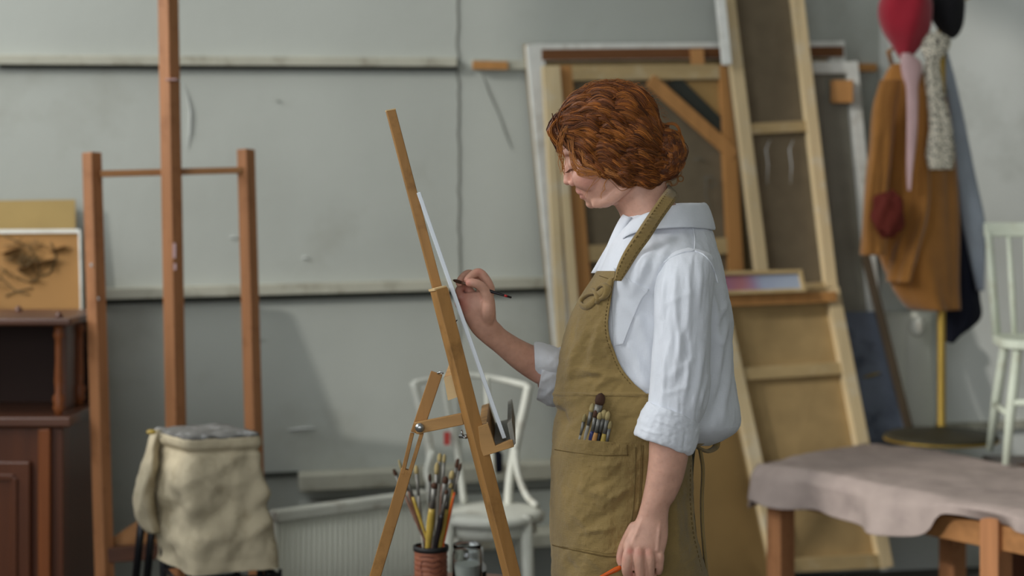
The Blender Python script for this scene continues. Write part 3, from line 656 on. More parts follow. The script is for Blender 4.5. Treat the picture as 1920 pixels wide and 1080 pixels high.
# cloth: rounded-box loft in pixel space at SD
def clothring(py, l, r_, hw, tilt, k, n=144):
    # plan: four rounded corners, the near one at about a third of the width -> lit left face, shaded front face
    w_ = r_-l; C = [(l, .07*hw/.14), (l+.30*w_, -hw), (r_, -.055*hw/.14), (l+.66*w_, hw*1.1)]; g = []
    for j in range(n):
        q4 = 4*j/n; i = int(q4); t = q4-i; e = .13
        p0, p1, pp, p2 = C[i], C[(i+1)%4], C[(i-1)%4], C[(i+2)%4]
        x, y = lerp(p0[0],p1[0],t), lerp(p0[1],p1[1],t)
        if t < e:
            s_t = .5+.5*t/e; ax_, ay = lerp(pp[0],p0[0],1-e*.5), lerp(pp[1],p0[1],1-e*.5); bx2, by2 = lerp(p0[0],p1[0],e*.5), lerp(p0[1],p1[1],e*.5)
            x0 = (1-s_t)**2*lerp(pp[0],p0[0],1-e)+2*s_t*(1-s_t)*p0[0]+s_t*s_t*lerp(p0[0],p1[0],e); y0 = (1-s_t)**2*lerp(pp[1],p0[1],1-e)+2*s_t*(1-s_t)*p0[1]+s_t*s_t*lerp(p0[1],p1[1],e); x, y = x0, y0
        elif t > 1-e:
            s_t = .5*(t-(1-e))/e; x0 = (1-s_t)**2*lerp(p0[0],p1[0],1-e)+2*s_t*(1-s_t)*p1[0]+s_t*s_t*lerp(p1[0],p2[0],e); y0 = (1-s_t)**2*lerp(p0[1],p1[1],1-e)+2*s_t*(1-s_t)*p1[1]+s_t*s_t*lerp(p1[1],p2[1],e); x, y = x0, y0
        o = Vector((x-(l+r_)/2, y*700, 0)).normalized()
        nz = fbm_(Vector((x/75+py/160, py/62, y*5)))*.016+noise.noise(Vector((x/60+py/40, py/90-x/50, 5)))*.010+noise.noise(Vector((x/14,py/18,y*20)))*.002
        nz += .012*exp(-((py-838)/5)**2)*(-1) if k > 0 else 0
        pt = P(x, py, SD+y); pt.z = CZ-(py-HY)/F*SD; g.append(pt+Vector((o.x,o.y,0))*nz*min(1,k*5+.1))
    return g
def fbm_(v):
    return noise.noise(v)+.5*noise.noise(v*2.1)
prof = [(810,300,478,.11),(812,284,493,.135),(817,281,496,.14),(828,281,497,.142),(836,284,495,.138),(880,281,502,.145),(940,286,511,.15),(1000,288,521,.155),(1040,288,528,.16),(1066,286,533,.162)]
rs = []
for k in range(91):
    py = lerp(810, 1056, k/90); l, r_, hw = interp(prof, py); rs.append(clothring(py, l, r_, hw, 0, k/90))
stc = root('linen_sacking', 'creased beige linen sacking draped over the stool, paint crusted on top', 'cloth', Vector((cxs, SD, zr)))
q = MB(); q.rings(rs, cap=False); q.add(rs[0], [tuple(range(len(rs[0])))])
cl = q.build('drape', 'stoolcloth', stc, smooth=True)
q = MB(); tp = [clothring(812, 283, 494, .138, 0, 0), clothring(808, 286, 492, .134, 0, 0), clothring(806, 300, 475, .11, 0, 0)]
for r_ in tp:
    for i_, v in enumerate(r_): v += Vector((0,0,.006*noise.noise(v*30)))
q.rings(tp); q.build('paint_crust', 'palette', stc, smooth=True, label='grey and white crust of dried paint')
# side flap on left
prof2 = [(806,286,312),(840,275,300),(880,262,298),(930,250,292),(960,252,296),(985,262,300),(1000,276,300)]
rs = []
for k in range(41):
    py = lerp(806,1000,k/40); l, r_ = interp(prof2, py); g = []
    for j in range(36):
        a = 2*pi*j/36; nz = .008*noise.noise(Vector((cos(a)*2,sin(a)*2,py/30+9)))
        g.append(P((l+r_)/2+cos(a)*(r_-l)/2, py, SD+.06+sin(a)*(.05+.03*sin(k/40*pi)))+Vector((cos(a),sin(a),0))*nz)
    rs.append(g)
q = MB(); q.rings(rs); q.build('side_flap', 'stoolcloth', stc, smooth=True)
q = MB(); q.ell(P(284,810,SD-.02), .014,.01,.007); q.build('yellow_clip', 'h_yellow', stc, smooth=True)
# ================================================================= FOREGROUND: SMALL EASEL, BOARD, BRUSH CAN
se = root('sketching_easel', 'honey coloured beech tripod easel holding the white canvas board', 'easel', Q(850,1300,.1))
def sb(a, b_, w, t, nm, m='honey', n=(0,-1,0), bv=.0015, **k):
    q = MB(); q.beam(a, b_, w, t, n); return q.build(nm, m, se, bevel=bv, **k)
sb(Q(732,206,.03), Q(842,625,.03), .0175, .018, 'mast', n=(.2,-1,0))
sb(Q(732,205.5,.03), Q(732.4,207.5,.03), .018, .0185, 'mast_end', 'endgrain', n=(.2,-1,0), bv=0)
sb(Q(822,541,.0), Q(1000,1236,-.03), .024, .034, 'front_leg', n=(.42,-1,0))
sb(Q(820,539,.0), Q(821,543,.0), .0245, .0345, 'leg_end', 'endgrain', n=(.42,-1,0), bv=0)
sb(Q(826,541,.26), Q(960,1080,.34), .022, .03, 'front_leg', n=(.42,-1,0))
sb(Q(819,699,.03), Q(781,812,.03), .023, .014, 'rear_leg_head')
sb(Q(773,812,.03), Q(755,888,.03), .0075, .014, 'rear_leg_side', bv=.001)
sb(Q(791,812,.03), Q(768,888,.03), .0075, .014, 'rear_leg_side', bv=.001)
sb(Q(763,880,.03), Q(668,1200,.05), .0215, .014, 'rear_leg')
sb(Q(779,803,.012), Q(868,785,.012), .022, .012, 'brace', 'honeyx')
q = MB(); q.ell(Q(787,802,.0), .0088,.006,.0088, 20, 12); q.build('bolt', 'chrome', se, smooth=True, label='domed metal bolt head')
q = MB(); q.tube([Q(862,818,.01), Q(876,818,-.0)], .004, 8)
for a in (.7,-.7):
    q.tube([Q(868,818,.0), Q(868+7*cos(a+1.2),818-10*sin(a+1.0)*(1 if a > 0 else -1),-.004)], [.003,.0045], 8, flat=.5)
q.build('wing_nut', 'chrome', se, smooth=True)
q = MB(); q.tube([Q(820,700,.022), Q(829,697,.02), Q(831,701,.02)], .002, 8); q.build('pin', 'chrome', se, smooth=True)
q = MB(); q.tube([Q(850,609,.01), Q(857,600,.0)], .001, 6); q.build('nail', 'steel', se, smooth=True)
# crossbar behind the legs, its end grain toward us
def prism(mb, poly, d0, d1, sx=0.0):
    n_ = len(poly); a = [Q(x,y,d0) for x,y in poly]; b_ = [v+Vector((sx*(d1-d0), d1-d0, 0)) for v in a]
    return mb.add(a+b_, [tuple(range(n_-1,-1,-1)), tuple(n_+i for i in range(n_))]+[(i,(i+1)%n_,n_+(i+1)%n_,n_+i) for i in range(n_)])
q = MB(); prism(q, [(832,708),(849,703),(859,744),(840,751)], .02, .34); q.build('cross_bar', 'honeyx', se, bevel=.001)
q = MB(); prism(q, [(832,708),(849,703),(859,744),(840,751)], .0185, .0205); q.build('cross_bar_end', 'endgrain', se)
# tray
q = MB(); prism(q, [(896,800),(915,794),(929,836),(961,824),(964,838),(903,857)], -.03, -.012); q.build('tray_bracket', 'honeyx', se, bevel=.001)
q = MB(); prism(q, [(897,801),(912,796),(926,837),(908,842)], -.012, .33); q.build('tray_back', 'honeyx', se, bevel=.001)
for k in range(3):
    q = MB(); prism(q, [(897,799),(914,793),(916,799),(899,805)], -.02+.03*k, -.004+.03*k); q.build('tray_notch', 'endgrain', se)
q = MB(); prism(q, [(909,842),(960,826),(963,836),(912,853)], -.012, .33); q.build('tray_floor', 'h_grey', se, label='grey paint spattered tray floor')
q = MB(); prism(q, [(951,795),(960,789),(967,832),(960,838)], -.028, .33); q.build('tray_lip', 'h_grey', se, bevel=.001)
# canvas board
q = MB(); u_ = Vector((-.054,1,0)); A_, B_ = Q(781,362,-.005), Q(942,823,-.005); th_ = Vector((.0075,0,.0022))
q.add([A_, B_, B_+th_, A_+th_]+[p+u_*.30 for p in (A_, B_, B_+th_, A_+th_)], [(0,1,2,3),(7,6,5,4),(0,4,5,1),(1,5,6,2),(2,6,7,3),(3,7,4,0)])
q.build('canvas_board', 'board', bevel=.001, label='thin white canvas board standing edge-on in the tray of the small easel', cat='canvas')
# --------------------------------------------------------------- small table (just below the picture) with can and jar
CD = 4.0; sc_ = CD/F; zt_ = .50
cx_ = P(808,0,CD).x
tb = root('side_table', 'small low wooden side table just under the brush can', 'table', (cx_+.06, CD+.02, 0))
q = MB(); q.lathe((cx_+.06, CD+.02, zt_-.025), [(.22,0),(.23,.006),(.23,.02),(.225,.025)], 48); q.build('table_top', 'mahogx', tb)
for k in range(3):
    a = .4+k*2*pi/3; q = MB(); q.tube([(cx_+.06+.15*cos(a), CD+.02+.15*sin(a), zt_-.02), (cx_+.06+.2*cos(a), CD+.02+.2*sin(a), 0)], [.016,.012], 10); q.build('leg', 'mahog', tb, smooth=True)
zc = CZ-(1022-HY)*sc_
cn = root('brush_can', 'terracotta coloured ribbed can with black rim, full of paint brushes', 'can', (cx_, CD, zt_))
q = MB(); r0 = .0385
pr = [(.0,0),(r0-.002,0),(r0,.004)]+[(r0+.0007*sin(k*1.4), .004+(zc-zt_-.012)*k/40) for k in range(41)]+[(r0+.0012,zc-zt_-.006),(r0-.002,zc-zt_-.006)]+[(r0-.003,.006),(0,.006)]
q.lathe((cx_,CD,zt_), pr, 40, False); q.build('body', 'can', cn, smooth=True)
q = MB(); q.lathe((cx_,CD,zc-.012), [(r0-.003,.0),(r0+.003,.0),(r0+.0035,.006),(r0+.003,.011),(r0-.001,.012),(r0-.003,.010)], 40, False); q.build('rim', 'black', cn, smooth=True)
random.seed(2)
q = MB()     # raised worn relief on the can
for pts in (((790,1062),(792,1048),(800,1046),(812,1050),(822,1046),(830,1052)), ((792,1064),(793,1078),(797,1088)), ((802,1056),(812,1060),(826,1056)), ((806,1066),(818,1070),(830,1064)), ((788,1040),(800,1038),(815,1040))):
    pp = []
    for x, y, *_ in spline(pts, 14):
        X = (x-808)*sc_; X = max(-r0*.97, min(r0*.97, X)); pp.append(Vector((cx_+X, CD-sqrt(r0*r0-X*X)-.0004, CZ-(y-HY)*sc_)))
    q.tube(pp, .0010, 6)
q.build('relief', mat('dark_relief', (74,38,28), .6), cn, smooth=True)
def brush(name, label, cat, tip, end, d0, d1, rh, rb, lb, mh, mb_, mf='ferrule', lf=.035, shape='round', conv=None, parent=None, group=None, band=None):
    """tip -> end in 3D. lb bristle length, lf ferrule length"""
    tip = Vector(tip); end = Vector(end); ax = (end-tip).normalized(); L_ = (end-tip).length
    r = root(name, label, cat, end, group)
    q = MB(); fl = .45 if shape == 'flat' else 1
    q.tube([tip+ax*lb*t for t in (0,.12,.35,.7,1.0)], [rb*(.15 if shape != 'flat' else .75), rb*.7, rb*1.05, rb*1.1, rb*.85], 12, flat=fl); q.build('bristles', mb_, r, smooth=True)
    q = MB(); q.tube([tip+ax*(lb-.001), tip+ax*(lb+lf*.5), tip+ax*(lb+lf)], [rb*.9, rb*.85, rh*.85], 12, flat=lerp(fl,1,.5)); q.build('ferrule', mf, r, smooth=True)
    q = MB(); h0 = lb+lf; ts = (0,.08,.22,.5,.8,1.0); rr = (.85,1.0,1.15,.9,.65,.55)
    q.tube([tip+ax*(h0+(L_-h0)*t) for t in ts], [rh*x for x in rr], 12); q.build('handle', mh, r, smooth=True)
    if band:
        q = MB(); q.tube([tip+ax*(L_*band[0]), tip+ax*(L_*band[1])], rh*.72, 12); q.build('painted_band', 'h_red', r, smooth=True)
    return r
BR = [ # tip px,py, dy ; base px, dy ; handle r, bristle r, bristle len, handle mat, bristle mat, shape, label
 (738,880,.02, 802,.0, .0035,.0062,.018,'h_brown','bristled','flat','flat brush with dark rusty bristles, leftmost in the brush can','orange'),
 (748,863,.0, 797,.02,.0035,.0070,.026,'h_brown','bristle','flat','brush with straw yellow bristles leaning left in the brush can',None),
 (757,880,-.01,804,-.02,.0038,.0040,.018,'h_yellow','bristle','round','yellow handled brush leaning left just behind the easel\'s rear leg',None),
 (780,872,.015,793,.01,.0036,.0050,.022,'h_grey','bristle','round','brush with a long grey ferrule standing upright in the can',None),
 (806,888,.02,806,.01,.0030,.0042,.02,'h_brown','bristled','round','short dark tipped brush upright near the middle of the can',None),
 (820,866,-.005,812,-.005,.0034,.0055,.03,'h_grey','bristle','round','grey brush with long stained bristles near the middle of the can',None),
 (825,849,.01,818,.015,.0034,.0055,.022,'h_grey','bristle','round','tallest pale tipped brush in the can',None),
 (834,851,.02,820,.02,.0032,.0040,.022,'h_brown','bristle','round','thin tall brush right beside the tallest pale tipped one',None),
 (836,893,-.012,822,-.01,.0036,.0065,.018,'h_black','bristled','round','round dark bristled brush in front at the right of the can middle',None),
 (849,882,-.0,826,.0,.0038,.0062,.022,'h_brown','bristle','round','mop brush with grey green bristles leaning right in the can',None),
 (859,859,.012,830,.01,.0034,.0045,.024,'h_yellow','bristled','round','brown tipped brush leaning right in the can, second from the right',None),
 (864,868,.0,831,-.012,.0030,.0036,.020,'h_orange','bristled','round','thin dark brush with an orange handle, rightmost in the can',None),
 (815,905,-.02,803,-.024,.0085,.0068,.014,'h_yellow','bristled','round','fat mustard yellow handled brush at the front of the can',None),
 (838,918,-.02,817,-.026,.0062,.0040,.012,'h_black','bristled','round','thick black handled brush at the front of the can',None),
 (846,905,-.01,826,-.018,.0052,.0048,.014,'h_yellow','bristle','round','yellow handled brush just right of the thick black one',None)]
for tx,ty,td,bx_,bd_,rh,rb,lb,mh,mbr,shp,lab,_x in BR:
    e = P(bx_, 1022, CD+bd_*.8); tp_ = P(tx,ty,CD+td*3); ax_ = (e-tp_).normalized(); e2 = e+ax_*.07
    v = Vector((e2.x-cx_, e2.y-CD)); 
    if v.length > .026: v *= .026/v.length
    e2.x, e2.y = cx_+v.x, CD+v.y
    brush('paint_brush', lab, 'brush', tp_, e2, 0, 0, rh, rb, lb, mh, mbr, shape=shp, lf=.05, group='brushes in the terracotta can')
# jar
jx = P(876,0,CD-.02).x; jy = CD-.02; jz = CZ-(1016-HY)*sc_; jr = .035
jr_ = root('glass_jar', 'clear glass jar half filled with cloudy liquid beside the brush can', 'jar', (jx,jy,zt_))
q = MB(); hh = jz-zt_
q.lathe((jx,jy,zt_), [(0,0),(jr-.003,0),(jr,.004),(jr,hh*.78),(jr-.002,hh*.86),(jr-.003,hh*.9),(jr-.001,hh*.97),(jr-.002,hh),(jr-.004,hh),(jr-.0045,hh*.9),(jr-.0025,hh*.78),(jr-.0025,.006),(0,.005)], 40, False); q.build('body', 'glass', jr_, smooth=True)
q = MB(); q.lathe((jx,jy,zt_), [(0,.0055),(jr-.0027,.0055),(jr-.0027,hh*.62),(0,hh*.62)], 40, False); q.build('liquid', 'grubby', jr_)
b2 = P(893,0,CD+.09)
bt_ = root('solvent_bottle', 'small bottle with white screw cap and dark label behind the glass jar', 'bottle', (b2.x,b2.y,zt_))
zb = CZ-(1026-HY)*(CD+.09)/F-zt_
q = MB(); q.lathe((b2.x,b2.y,zt_), [(.022,0),(.024,.003),(.024,zb-.045),(.012,zb-.028),(.012,zb-.02)], 24); q.build('body', 'caps', bt_, smooth=True)
q = MB(); q.lathe((b2.x,b2.y,zt_+zb-.03), [(.016,0),(.017,.002),(.017,.027),(.015,.03)], 24); q.build('cap', 'caps', bt_, smooth=True)
q = MB(); q.lathe((b2.x,b2.y,zt_+zb-.11), [(.0245,0),(.0245,.055)], 24, False); q.build('label', 'black', bt_, smooth=True)
# ================================================================= THE WOMAN
woman = root('person', 'woman with curly auburn hair in white shirt and olive apron, painting at the small easel', 'person', Q(1190,1800,.02))
def PX(v):                         # back-project a point to the photo frame
    return (960+v.x/v.y*F, HY+(CZ-v.z)/v.y*F)
# ---- torso section table: py, front px, back px, half depth
TOR = [(388,1176,1300,.050),(400,1172,1318,.064),(420,1162,1330,.086),(440,1152,1338,.114),(460,1142,1344,.146),(485,1130,1351,.172),(520,1114,1360,.172),(560,1098,1368,.160),
       (600,1082,1374,.152),(650,1064,1374,.146),(700,1056,1378,.142),(745,1052,1384,.142),(785,1050,1389,.145),(808,1050,1382,.142),(826,1055,1356,.128),(836,1062,1330,.11)]
def tor(py):
    f, b, w = interp(TOR, py); return (f+b)/2, (b-f)/2, w
def torso_pt(py, a, off=0.0, ex=.85):
    c, r, w = tor(py); ca, sa = cos(a), sin(a)
    x = (1 if ca > 0 else -1)*abs(ca)**ex; y = (1 if sa > 0 else -1)*abs(sa)**ex
    dy = -y*(w+off); rr = r+off*1000
    return c-x*rr, py, dy
def torso_dy(px, py, off=0.0):
    c, r, w = tor(py); x = max(-1, min(1, (c-px)/(r+off*1000)))
    a = abs(x)**(1/.85); y = sqrt(max(0, 1-a*a))**.85
    return -y*(w+off)
def seg(px, py, x0, y0, x1, y1):
    dx, dy = x1-x0, y1-y0; L2 = dx*dx+dy*dy; t = ((px-x0)*dx+(py-y0)*dy)/L2; tc = max(0, min(1, t))
    d = math.hypot(px-x0-tc*dx, py-y0-tc*dy); s = ((px-x0)*dy-(py-y0)*dx)
    return d, (1 if s > 0 else -1), t
def folds(px, py, L):
    """sum of soft ridges: (x0,y0,x1,y1,width,amp)"""
    h = 0
    for x0,y0,x1,y1,w_,a_ in L:
        if abs(px-(x0+x1)/2) > abs(x1-x0)/2+3*w_ or abs(py-(y0+y1)/2) > abs(y1-y0)/2+3*w_: continue
        d, s, t = seg(px,py,x0,y0,x1,y1)
        if 0 < t < 1: h += a_*exp(-(d/w_)**2)*sin(pi*t)**.8
    return h
def fbm(v, o=3):
    h = 0; a = 1
    for i in range(o): h += a*noise.noise(v); v = v*2.1; a *= .5
    return h
# ---------------- shirt body
SHF = [(1165,690,1205,735,10,.006),(1180,640,1215,730,9,.006),(1160,560,1240,640,10,.004),(1235,440,1180,560,9,.005),(1262,430,1210,560,8,.005),(1215,470,1200,530,7,.004),(1338,560,1345,700,7,.007),
       (1355,600,1338,760,7,.006),(1372,640,1352,800,8,.006),(1345,470,1362,600,7,.005),(1322,500,1345,600,6,.005),(1330,800,1350,720,6,-.004),(1270,410,1290,470,9,.003),(1340,500,1350,540,5,-.003),
       (1195,590,1225,690,7,.004),(1352,420,1356,470,6,.003),(1366,596,1345,650,7,.007),(1365,560,1340,610,6,.005)]
mb = MB(); rs = []; NA = 200; rows = 240
for k in range(rows+1):
    py = lerp(389, 836, k/rows); g = []
    for j in range(NA):
        a = 2*pi*j/NA; x, y, dy = torso_pt(py, a)
        v = Q(x, y, dy); h = folds(x, y, SHF)*(1 if dy < 0 else .8)+.0035*fbm(Vector((x/70,y/110,dy*9)))+.0016*fbm(Vector((x/16,y/60,dy*30)))
        if y > 800: h *= .6
        nrm = Vector((-cos(a), -sin(a)*1.0, 0)); g.append(v+nrm*h)
    rs.append(g)
mb.rings(rs, cap=False)
mb.add(rs[-1], [tuple(range(NA))])
sh = mb.build('shirt', 'shirt', woman, smooth=True, label='white linen shirt')
# shirt hollow gap lines: seams as fine raised welts
def on_torso(px, py, off): return Q(px, py, torso_dy(px, py, off))
def welt(pts, r, nm, m, par, surf=on_torso, off=.004, n=None, flat=1, rr=6):
    pp = spline(pts, n or max(8, int(len(pts)*8))); q = MB(); q.tube([surf(x, y, off) for x, y in pp], r, rr, flat=flat); return q.build(nm, m, par, smooth=True)
def patch(x0f, x1f, y0, y1, surf, off, th, nu=24, nv=30, wig=None, top=None, bot=None):
    """closed thin patch lying on a surface; x0f,x1f give left and right px for py"""
    q = MB(); A = []; B = []
    for j in range(nv+1):
        for i in range(nu+1):
            u = i/nu; v = j/nv; yt = y0(u) if callable(y0) else y0; yb = y1(u) if callable(y1) else y1; py = lerp(yt, yb, v)
            px = lerp(x0f(py) if callable(x0f) else x0f, x1f(py) if callable(x1f) else x1f, u)
            h = wig(px,py) if wig else 0
            A.append(surf(px, py, off+th+h)); B.append(surf(px, py, off+h-.001))
    N = len(A); fs = []; W = nu+1
    for j in range(nv):
        for i in range(nu):
            a = j*W+i; fs.append((a,a+1,a+W+1,a+W)); fs.append((N+a,N+a+W,N+a+W+1,N+a+1))
    edge = [i for i in range(nu)]; 
    for i in range(nu): fs.append((i,N+i,N+i+1,i+1)); b0 = nv*W; fs.append((b0+i,b0+i+1,N+b0+i+1,N+b0+i))
    for j in range(nv): a = j*W; fs.append((a,a+W,N+a+W,N+a)); a = j*W+nu; fs.append((a,N+a,N+a+W,a+W))
    q.add(A+B, fs); return q
# chest pocket on the shirt
pk = patch(lambda y: interp([(505,1150),(560,1147),(650,1150)],y)[0], lambda y: interp([(505,1166),(540,1216),(560,1204),(600,1186),(645,1168)],y)[0], lambda u: 500+42*u, lambda u: lerp(650,646,u), on_torso, .0035, .0008, wig=lambda x,y: folds(x,y,SHF)*.8)
pk.build('shirt_pocket', 'shirt', sh, smooth=True)
q = MB()
for o1 in (0,): q.tube([on_torso(x,y,.0052) for x,y,*_ in spline([(1160,511),(1190,533),(1213,552)], 16)], .0007, 6)
q.build('pocket_hem', 'shirt', sh, smooth=True)
for pts in (((1232,507),(1226,540),(1222,580),(1220,620)), ((1300,398),(1303,430),(1303,470)), ((1255,400),(1290,392),(1325,408),(1342,440))):
    pass
# placket / open neck edges
q = MB(); rr1 = []
for k in range(25):
    t = k/24; y = lerp(402, 512, t); x = lerp(1168, 1118, t**.8); w_ = lerp(16, 22, t)
    rr1.append([Q(x+(w_*u), y+6*u, -.035-.035*t*0-.02*u) + Vector((-.002*sin(pi*u),-.004*sin(pi*u),0)) for u in (0,.33,.66,1)] + [Q(x+w_*u+1, y+6*u, -.035-.02*u+.006) for u in (1,.66,.33,0)])
q.rings(rr1); q.build('placket', 'shirt', sh, smooth=True)
q = MB(); rr1 = []
for k in range(25):
    t = k/24; y = lerp(412, 512, t); x = lerp(1166, 1108, t); w_ = lerp(8, 20, t)
    rr1.append([Q(x+(w_*u), y, .03-.0*u) + Vector((0,-.003*sin(pi*u),0)) for u in (0,.5,1)] + [Q(x+w_*u+1, y, .036) for u in (1,.5,0)])
q.rings(rr1); q.build('placket', 'shirt', sh, smooth=True)
# collar, folded and standing off the nape: band swept round the neck, from near front to back to far front
q = MB(); rs = []
path = [(1178,428,-.070,10,20),(1198,412,-.082,14,24),(1230,400,-.094,20,28),(1264,391,-.088,24,34),(1292,387,-.062,26,40),(1312,387,-.02,28,44),(1312,386,.02,28,44),(1290,386,.058,26,42),(1250,390,.078,22,36),(1200,408,.07,16,30),(1176,424,.055,12,24)]
for i in range(81):
    x, y, dy, ht, dr = interp([(k,)+p for k, p in enumerate(path)], i/8.0)
    i0 = interp([(k,)+p for k, p in enumerate(path)], max(0,i/8-.1)); i1 = interp([(k,)+p for k, p in enumerate(path)], min(10,i/8+.1))
    t = Vector(((i1[0]-i0[0])/1000, i1[2]-i0[2], 0)).normalized(); o = Vector((t.y,-t.x,0));
    if o.dot(Vector(((x-1235)/1000, dy, 0))) < 0: o = -o
    c = Q(x, y, dy); wv = .0022*noise.noise(c*40)
    rs.append([c+Vector((0,0,-.012)), c+Vector((0,0,ht*.0002)), c+o*.006+Vector((0,0,.007+wv)), c+o*.014+Vector((0,0,.003+wv)), c+o*(.022+wv)+Vector((0,0,-dr*.0005)), c+o*(.028+wv)+Vector((0,0,-dr*.0010)), c+o*(.024+wv)+Vector((0,0,-dr*.0010-.002)), c+o*.010+Vector((0,0,-dr*.0005)), c+o*.004+Vector((0,0,-.012))])
q.rings(rs); collar = q.build('collar', 'shirt', sh, smooth=True, sub=1, label='folded shirt collar')
# ---------------- sleeves
SL = [ # L(px,py) R(px,py) centre dy, half depth
 (1290,464,1312,468,-.150,.010),(1266,471,1328,474,-.150,.032),(1246,486,1338,484,-.153,.048),(1234,504,1341,506,-.157,.057),(1228,530,1340,532,-.162,.063),(1226,580,1337,585,-.168,.066),
 (1224,640,1334,645,-.174,.065),(1221,690,1332,708,-.178,.063),(1218,725,1329,752,-.181,.060),(1214,755,1318,785,-.184,.056),(1212,772,1304,805,-.186,.050)]
SL = [(k,)+s for k, s in enumerate(SL)]
SLF = [(1245,520,1240,600,6,.005),(1268,500,1262,640,6,.0055),(1290,490,1288,620,6,.005),(1312,500,1310,600,5,.004),(1252,640,1242,740,6,.0055),(1275,620,1262,730,6,.006),(1298,640,1280,760,6,.006),
       (1320,640,1300,770,6,.006),(1330,700,1310,770,5,.004),(1240,575,1310,540,6,.0015),(1240,715,1320,660,7,.002),(1230,745,1300,720,6,.002),(1260,560,1270,690,5,-.004),(1284,620,1296,700,5,-.004),(1228,590,1236,700,5,-.003),
       (1255,470,1240,500,3,.001)]
mb = MB(); rs = []; rows = 220; NA = 128
for k in range(rows+1):
    lx, ly, rx, ry, cd_, w_ = interp(SL, 10*k/rows); g = []
    for j in range(NA):
        a = 2*pi*j/NA; u = (1-cos(a))/2; x = lerp(lx, rx, u); y = lerp(ly, ry, u); dy = cd_-sin(a)*w_
        h = (.9*folds(x,y,SLF)+.0030*fbm(Vector((x/20+y/260,y/120,dy*8)))+.0009*fbm(Vector((x/8,y/60,dy*20))))*min(1, k/20)
        g.append(Q(x,y,dy)+Vector((-cos(a),-sin(a),0))*h)
    rs.append(g)
mb.rings(rs, cap=True)
sl = mb.build('sleeve', 'shirt', sh, smooth=True)
def on_sleeve(px, py, off):
    best = None
    for k in range(0, 101):
        lx, ly, rx, ry, cd_, w_ = interp(SL, k/10); u = (px-lx)/(rx-lx+1e-6); y = lerp(ly, ry, u)
        if best is None or abs(y-py) < best[0]: best = (abs(y-py), u, cd_, w_)
    _, u, cd_, w_ = best; u = max(0, min(1, u)); s = sqrt(max(0, 1-(1-2*u)**2)); return Q(px, py, cd_-s*w_-off)
welt([(1230,520),(1238,500),(1256,484),(1280,473),(1302,470)], .0016, 'armhole_seam', 'shirt', sh, on_sleeve, .003, 30)
welt([(1302,470),(1320,478),(1336,498),(1346,530)], .0014, 'armhole_seam', 'shirt', sh, on_sleeve, .002, 24)
welt([(1294,412),(1300,430),(1303,450),(1302,468)], .0012, 'shoulder_seam', 'shirt', sh, on_torso, .003, 20)
# cuff (rolled)
CU = [(1206,790,1296,822,.044),(1203,806,1292,842,.046),(1194,817,1290,853,.054),(1188,812,1299,850,.060),(1193,795,1307,834,.062),(1200,776,1311,814,.062),(1209,760,1312,797,.061),(1215,753,1310,789,.058),(1217,757,1303,791,.053),(1216,775,1300,806,.050)]
CU = [(k,)+c for k, c in enumerate(CU)]
mb = MB(); rs = []
for k in range(91):
    lx,ly,rx,ry,w_ = interp(CU, 9*k/90); g = []
    for j in range(120):
        a = 2*pi*j/120; u = (1-cos(a))/2; x = lerp(lx,rx,u); y = lerp(ly,ry,u)
        sgn = -1 if k < 20 or k > 82 else 1
        h = .0016*fbm(Vector((x/10,y/14,sin(a)*3)))*sgn+folds(x,y,[(1215,780,1290,812,3,.0015),(1196,800,1240,816,3,.0018),(1285,800,1283,845,2.2,-.003),(1230,775,1300,806,3,-.0012)])*sgn
        yy = y+3*noise.noise(Vector((cos(a)*2,sin(a)*2,1)))
        g.append(Q(x,yy,-.186-sin(a)*w_)+Vector((-cos(a),-sin(a),0))*h)
    rs.append(g)
mb.rings(rs, cap=False); cf = mb.build('cuff', 'shirt', sh, smooth=True, label='rolled up cuff of the near sleeve')
# far sleeve: elbow piece and rolled cuff
def ringset(tab, n, steps, nz=.0015, sc=14, hf=None, close=True):
    tab = [(k,)+t for k, t in enumerate(tab)]; rs = []
    for k in range(steps+1):
        lx,ly,rx,ry,cd_,w_ = interp(tab, (len(tab)-1)*k/steps); g = []
        d = Vector((rx-lx, ry-ly)).normalized()
        for j in range(n):
            a = 2*pi*j/n; u = (1-cos(a))/2; x = lerp(lx,rx,u); y = lerp(ly,ry,u)
            h = nz*fbm(Vector((x/sc,y/sc,sin(a)*3+k*.0)))+(hf(x,y) if hf else 0)
            g.append(Q(x,y,cd_-sin(a)*w_)+Vector((-cos(a)*d.x,-sin(a),cos(a)*d.y))*h)
        rs.append(g)
    return rs
mb = MB(); mb.rings(ringset([(1006,748,1022,662,.13,.05),(1012,752,1040,655,.14,.056),(1040,762,1075,640,.15,.062),(1085,750,1120,600,.16,.066),(1150,690,1200,520,.15,.068),(1200,600,1280,462,.13,.05)], 72, 90, .003, 22, lambda x,y: folds(x,y,[(1010,720,1040,700,4,.003),(1015,745,1050,720,4,.003),(1030,755,1050,700,4,-.002)])))
mb.build('far_sleeve', 'shirt', sh, smooth=True)
mb = MB(); mb.rings(ringset([(1018,700,1012,660,.128,.040),(1010,706,1005,650,.128,.044),(1004,706,1001,644,.128,.050),(1010,710,1008,641,.13,.054),(1026,711,1026,645,.132,.056),(1044,712,1048,652,.135,.056),(1050,712,1054,654,.136,.05),(1046,706,1050,662,.136,.045)], 72, 70, .0012, 12), cap=False)
mb.build('far_cuff', 'shirt', sh, smooth=True, label='rolled up cuff of the painting arm')
